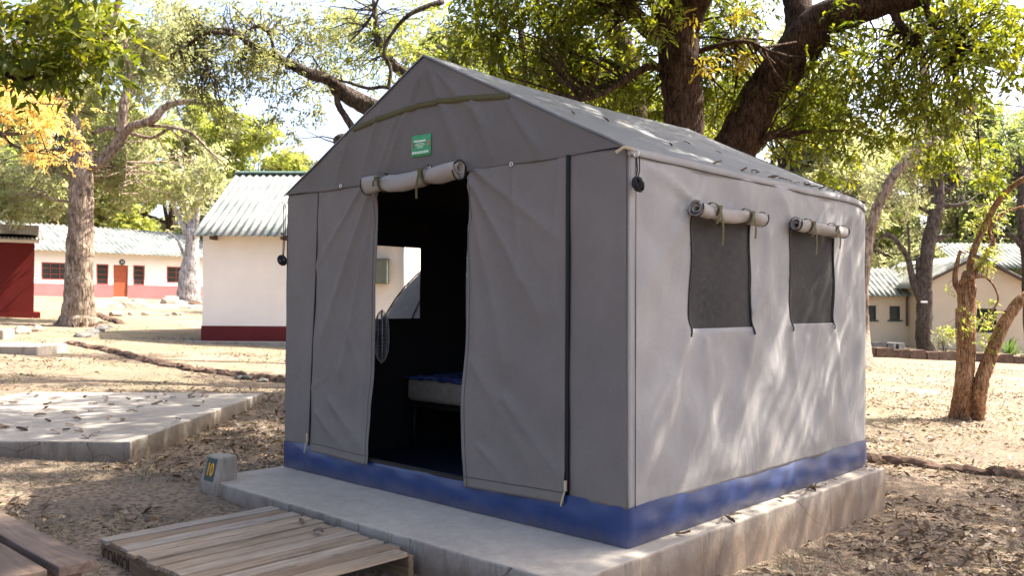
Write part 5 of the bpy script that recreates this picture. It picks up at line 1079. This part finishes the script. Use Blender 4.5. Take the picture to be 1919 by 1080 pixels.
# single leaves on slab, roof, platform and pallet
def leaf_me(seed):
    rg = random.Random(seed); n_ = 7; V = []; c = rg.uniform(.25, .6)
    for i in range(n_ + 1):
        t = i / n_; w_ = .5 * math.sin(math.pi * min(1, t * .95 + .03)) ** .8 * .42
        for s_ in (-1, 0, 1): V.append((t - .5, s_ * w_, .12 * abs(s_) * c * 2 + .22 * c * math.sin(math.pi * t * rg.uniform(.9, 1.1)) * (1 if seed % 2 else -.3) + rg.uniform(-.02, .02)))
    F = [(i * 3 + k_, i * 3 + k_ + 1, i * 3 + k_ + 4, i * 3 + k_ + 3) for i in range(n_) for k_ in (0, 1)]
    me = bpy.data.meshes.new('dead_leaf'); me.from_pydata(V, [], F); a = me.attributes.new('rnd', 'FLOAT', 'POINT'); r_ = rg.uniform(0, .8); a.data.foreach_set('value', [r_] * len(V)); me.materials.append(M['litter']); me.update(); return me
LM = [leaf_me(s_) for s_ in range(8)]
def put_leaf(p, s, label, group, rot=None):
    o = bpy.data.objects.new('dead_leaf', random.choice(LM)); col.objects.link(o); o.location = p; o.scale = (s, s, s); o.rotation_euler = rot if rot else (random.uniform(-.3, .3), random.uniform(-.3, .3), random.uniform(0, 6.28)); tag(o, label, 'leaf', group)
random.seed(12)
for i in range(95):
    xx, yy = random.uniform(-6.6, -3.1), random.uniform(6.98, 10.5)
    if xx < -yy * .6: continue
    put_leaf((xx, yy, .340), random.uniform(.06, .12), 'dry brown leaf lying on the empty left concrete slab', 'dead leaves on the left slab')
for i in range(18):
    v_ = random.uniform(.3, 3.1); p = T(3.175 + random.uniform(0, .08), v_, .012); put_leaf(p, random.uniform(.05, .09), 'dry leaf on the platform edge along the blue skirt', 'dead leaves along the right platform edge')
f_ = rfn(1)
for i in range(34):
    v_ = min(3.05, max(.1, random.gauss(1.9, .6))); a_ = abs(random.gauss(0, .035)) + .01; q = Vector(f_(a_, v_)); p = TM @ (q + Vector((0, 0, .010))); put_leaf(p, random.uniform(.035, .065), 'dry leaf caught along the eave of the tent roof', 'dead leaves along the tent eave')
for i in range(6):
    v_ = random.uniform(.3, 2.6); a_ = random.uniform(.15, .85); q = Vector(f_(a_, v_)); p = TM @ (q + Vector((0, 0, .01))); put_leaf(p, random.uniform(.04, .07), 'dry leaf lying on the slope of the tent roof', 'dead leaves on the tent roof slope', (0, R(26), random.uniform(-1, 1)))
for i in range(22):
    y_ = random.uniform(3.6, 9.5); x_ = random.choice((random.uniform(-3.2, -1.6), random.uniform(3.4, 5.6))) * (y_ / 7 if y_ > 7 else 1)
    if inside_tentslab(np.array([x_]), np.array([y_]), .15)[0] or inside_slab2(x_, y_) or inside_pallet(np.array([x_]), np.array([y_]))[0]: continue
    b = MB(); a_ = random.uniform(0, 6.28); L_ = random.uniform(.12, .35); d_ = Vector((math.cos(a_), math.sin(a_), 0)); n_ = Vector((-d_.y, d_.x, 0)); b.tube([d_ * (-L_ / 2), n_ * random.uniform(-.03, .03) + Vector((0, 0, .008)), d_ * L_ * .3, d_ * L_ / 2 + n_ * random.uniform(-.04, .04)], [.005, .0045, .003, .002], 5)
    o = b.build('twig', M['barkgrey']); o.location = (x_, y_, ztf(x_, y_) + .012); tag(o, 'thin dry twig lying among the fallen leaves on bare ground', 'twig', 'twigs on the ground')
put_leaf(T(1.7, -.86, -.015), .1, 'curled brown leaf on the far end of the pallet', None)
put_leaf(T(1.45, -.8, -.015), .07, 'small dark leaf on the far left of the pallet', None)
print('DONE build')
